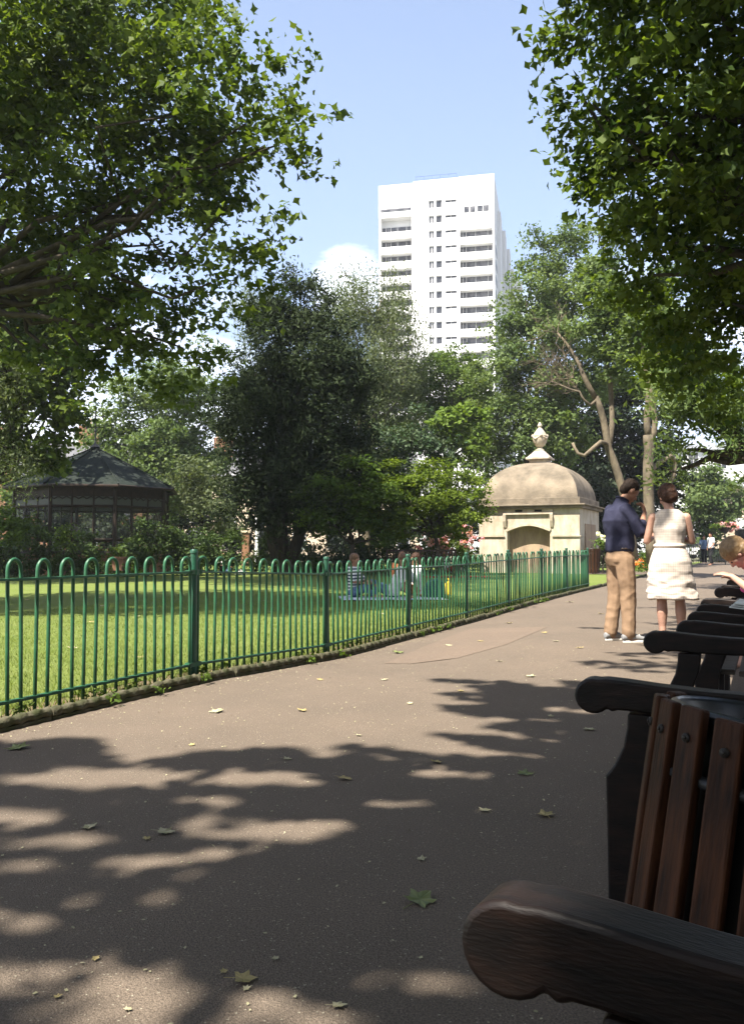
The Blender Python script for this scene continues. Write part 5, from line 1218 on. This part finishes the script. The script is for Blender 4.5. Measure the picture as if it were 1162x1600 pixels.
p = G(612, 941, -.06); flat_cloth('picnic_blanket', p.x, p.y + .25, 2.0, 1.2, R(6), stripe_mat('check_blanket', (.75,.75,.78), (.35,.42,.55), 60), 'pale blue and white picnic blanket spread under the picnic party', 'blanket')
sitter(553, 938, R(-25), 'seated person in a navy and white striped top at the left of the picnic', 'stripes', 'denim', 'skin', 'hair_brown', -.02, long=.12, arms='front')
sitter(612, 938, R(150), 'picnicker in a white top and jeans leaning back on the blanket', 'white_cloth', 'denim', 'skin', 'hair_brown', -.28, long=.1)
sitter(648, 936, R(200), 'red-haired picnicker in an orange and white outfit beside the fence post', 'white_cloth', 'orange_cloth', 'skin', 'hair_auburn', -.05, long=.16, arms='front')
sitter(628, 926, R(-90), 'picnicker in a rust-coloured top sitting at the back of the blanket', 'orange_cloth', 'denim', 'skin', 'hair_auburn', -.05, long=.16, arms='front')
sitter(350, 899, R(-60), 'person in a white shirt sitting alone on the shaded lawn', 'white_cloth', 'denim', 'skin', 'hair_dark', -.05, arms='front')
sitter(722, 897, R(-100), 'person in a red top sitting on the far lawn by the roses', 'red_cloth', 'white_cloth', 'skin', 'hair_dark', -.05, arms='front')
sitter(700, 899, R(-40), 'person in a white top beside the one in red on the far lawn', 'white_cloth', 'red_cloth', 'skin', 'hair_brown', -.25)
p = gnd(708, 27.5); flat_cloth('red_blanket', p.x, p.y, 2.4, 1.2, R(4), M['red_cloth'], 'red blanket under the two people by the roses', 'blanket', 3)
# lying person's bundle and bags
def bag(px, py, m, label, w, h, l=.2, rz=0):
    g0 = G(px, py, -.06); b = MB(); b.prism([(-w/2, 0), (w/2, 0), (w/2*.95, h*.7), (w/2*.5, h), (-w/2*.4, h*.92), (-w/2*.9, h*.6)], 'y', -l/2, l/2)
    bb = MB(); bb.v, bb.f = b.v, b.f; root = empty('bag', (g0.x, g0.y, ground(g0.x, g0.y) + .01), rz, label, 'bag')
    o = b.build('body', m, root, bevel=.03); MB().tube([(-w*.18,0,h*.9),(-w*.1,0,h*1.15),(w*.12,0,h*1.18),(w*.22,0,h*.93)], .012, 6).build('handle', m, root, smooth=True); return root
bag(678, 938, M['teal_cloth'], 'dark teal holdall at the right end of the picnic blanket', .42, .38, .25, R(10)); bag(699, 935, M['yellow_cloth'], 'bright yellow bag right of the teal holdall', .16, .30, .14, R(-15))
bag(206, 897, M['blue_cloth'], 'small dark blue bag lying on the shaded lawn', .38, .24, .25); bag(285, 897, M['red_cloth'], 'small red bag lying on the shaded lawn left of the first post', .34, .22, .2)
bag(377, 901, M['white_cloth'], 'white bundle on the lawn beside the seated person in white', .42, .14, .25)
# things left on the benches
b = MB()
for k in range(3): b.m = Matrix.Rotation(.15 * k, 4, 'Z') @ Matrix.Translation((0, 0, .012 * k)); b.box(-.10, .10, -.07, .07, 0, .007)
nw = b.build('newspaper', M['paper'], bevel=.002); nw.location = Vector((2.08, 4.60, .668)); nw.rotation_euler = (R(4), R(-3), R(40)); tag(nw, 'folded newspaper resting on the third bench arm', 'newspaper')
b = MB(); b.ball((0, 0, .06), (.12, .10, .075), 18, 12); pbm = remesh(b, 'carrier_bag', mat('thin_plastic', (.50, .58, .64), .35, .5), .012, 1, .022, (14, 14, 14)); o = link('carrier_bag', pbm); o.location = W(3.3, .07, .43); o.scale = (.85,.85,.85); tag(o, 'crumpled pale blue carrier bag on the seat of the second bench', 'bag')

# ------------------------------------------------------------------ fallen leaves
def fallen(px, py, wpx, label, m, seed, group=None, zz=None):
    g0 = G(px, py); sz = wpx / F_PX * g0.y; gg = random.Random(seed); b = MB()
    vs = [(0, 0, .012 * sz * 3)]; outl = []
    for k in range(5):
        a = R(-130 + 65 * k); 
        for (da, rr) in ((-24, .33), (-12, .42), (0, .52), (10, .41), (23, .34)):
            outl.append((rr * (1.15 if k == 2 else 1) * math.cos(a + R(da)) * sz, rr * (1.15 if k == 2 else 1) * math.sin(a + R(da)) * sz))
    for i, (x, y) in enumerate(outl): vs.append((x, y, sz * (.03 + .11 * (x * x + y * y) / (sz * sz) * 4 * gg.uniform(.2, 1.1))))
    n = len(outl); b.add(vs, [(0, 1 + i, 1 + (i + 1) % n) for i in range(n)])
    b.tube([(0, 0, .03 * sz), (-.35 * sz, .02 * sz, .05 * sz), (-.75 * sz, .08 * sz, .02 * sz)], .012 * sz, 5)
    o = b.build('fallen_leaf', m, smooth=False); o.location = (g0.x, g0.y, ground(g0.x, g0.y) + .004); o.rotation_euler = (gg.uniform(-.15, .15), gg.uniform(-.15, .15), gg.uniform(0, 6.28)); o['grow'] = 0; del o['grow']
    return tag(o, label, 'leaf', group)
for q in [(655,1409,52,'large green leaf lying in the shade below the middle of the path',M['leaf_green']),(380,1533,40,'torn yellowish leaf near the bottom of the picture',M['leaf_dry']),(528,1574,26,'small pale green leaf at the bottom edge',M['leaf_pale']),
          (257,1302,30,'curled pale leaf, right one of the two in the dappled shade at the left',M['leaf_pale']),(140,1294,26,'pale leaf, left one of the two in the dappled shade at the left',M['leaf_pale']),(338,1113,24,'pale leaf lying in full sun, nearest to the fence foot',M['leaf_pale']),
          (472,1111,18,'small leaf in full sun in the middle of the path',M['leaf_dry']),(820,1210,26,'dull leaf in the shade in front of the second bench',M['leaf_green']),(681,1192,20,'dry leaf at the edge of the tree shade, middle of the path',M['leaf_dry']),
          (757,1268,20,'pale leaf in the deep shade left of the second bench leg',M['leaf_pale']),(852,1275,30,'long thin leaf in the deep shade beside the second bench leg',M['leaf_dry']),(538,1218,24,'brown leaf among the shade dapples at the middle',M['leaf_dry']),
          (828,1057,18,'pale leaf in the sun in front of the third bench',M['leaf_pale']),(28,1170,34,'ragged greenish leaf by the kerb at the left edge',M['leaf_green']),(920,1141,20,'leaf beneath the scroll of the second bench arm',M['leaf_pale']),
          (622,1009,20,'green leaf at the path edge near the third fence post',M['leaf_green']),(448,1187,14,'tiny leaf left of the dry leaf at the shade edge',M['leaf_pale']),(658,1344,16,'small pale leaf above the large green leaf',M['leaf_pale'])]:
    fallen(q[0], q[1], q[2], q[3], q[4], q[0])
for i, (px, py) in enumerate([(850,985),(700,1000),(795,968),(868,1000),(905,1012),(780,1030),(938,958),(890,940),(750,995),(600,1060),(720,1080),(560,1150),(300,1165),(640,1100),(500,1060),(860,1120),(230,1312),(385,1547),(350,1520),(430,1500),(90,1560),(200,1580),(150,1500)]):
    fallen(px, py, 11 if py < 1200 else 14, 'small dry leaf scattered on the tarmac of the path', M['leaf_pale'] if i % 2 else M['leaf_dry'], 300 + i, 'small dry leaves scattered on the path')
for i in range(46):
    g1 = random.Random(900 + i); s_, r_ = g1.uniform(3, 22), g1.uniform(-13, -4.6); p_ = W(s_, r_); fallen_px = 581 + F_PX * p_.x / p_.y; fallen_py = 855 + F_PX / p_.y
    if fallen_px < -20 or fallen_px > 900: continue
    o = fallen(fallen_px, fallen_py, F_PX * .10 / p_.y, 'dry leaf lying on the lawn behind the fence', M['leaf_pale'] if i % 2 else M['leaf_dry'], 600 + i, 'dry leaves on the lawn'); o.location.z += .025
# crumbs of bark and seed on the tarmac
g_ = np.random.default_rng(31); n = 2600; s_ = g_.uniform(.8, 9, n) ; r_ = g_.uniform(-3.7, .3, n); edge = g_.random(n) < .25; r_[edge] = -3.7 + np.abs(g_.normal(0, .12, edge.sum()))
ps = np.stack([s_ * U.x + r_ * V.x, s_ * U.y + r_ * V.y, np.array([gz(a, c) for a, c in zip(s_, r_)]) + .004], 1)
db = leaves('path_debris', ps, .011, 31, LM['birch'], None, 'quad', 3.0); db.data.materials.clear(); db.data.materials.append(M['leaf_pale']); tag(db, kind='stuff')
# weeds growing along the edging
g_ = np.random.default_rng(41); wd = []
for k in range(60):
    s_ = g_.uniform(1, 16); r_ = -3.98 + g_.normal(0, .10) if g_.random() < .7 else -3.72; c_ = W(s_, r_, gz(s_, r_) + .03)
    for j in range(26): wd.append((c_.x + g_.normal(0, .03), c_.y + g_.normal(0, .03), c_.z + abs(g_.normal(0, .03))))
w_ = leaves('weeds', np.array(wd), .035, 42, LM['mid'], None, 'quad', .6); tag(w_, kind='stuff')

# ------------------------------------------------------------------ thin haze volume added to imitate a lens veil over the distance
hz = bpy.data.materials.new('haze'); hz.use_nodes = True; t = hz.node_tree; t.nodes.clear()
o_ = t.nodes.new('ShaderNodeOutputMaterial'); v_ = t.nodes.new('ShaderNodeVolumePrincipled'); v_.inputs['Density'].default_value = .00055; v_.inputs['Color'].default_value = (.9, .93, 1, 1); v_.inputs['Anisotropy'].default_value = .2
L(t, v_.outputs[0], o_.inputs['Volume'])
tag(MB().box(-620, 620, -620, 920, -1.3, 75).build('haze', hz), kind='stuff')
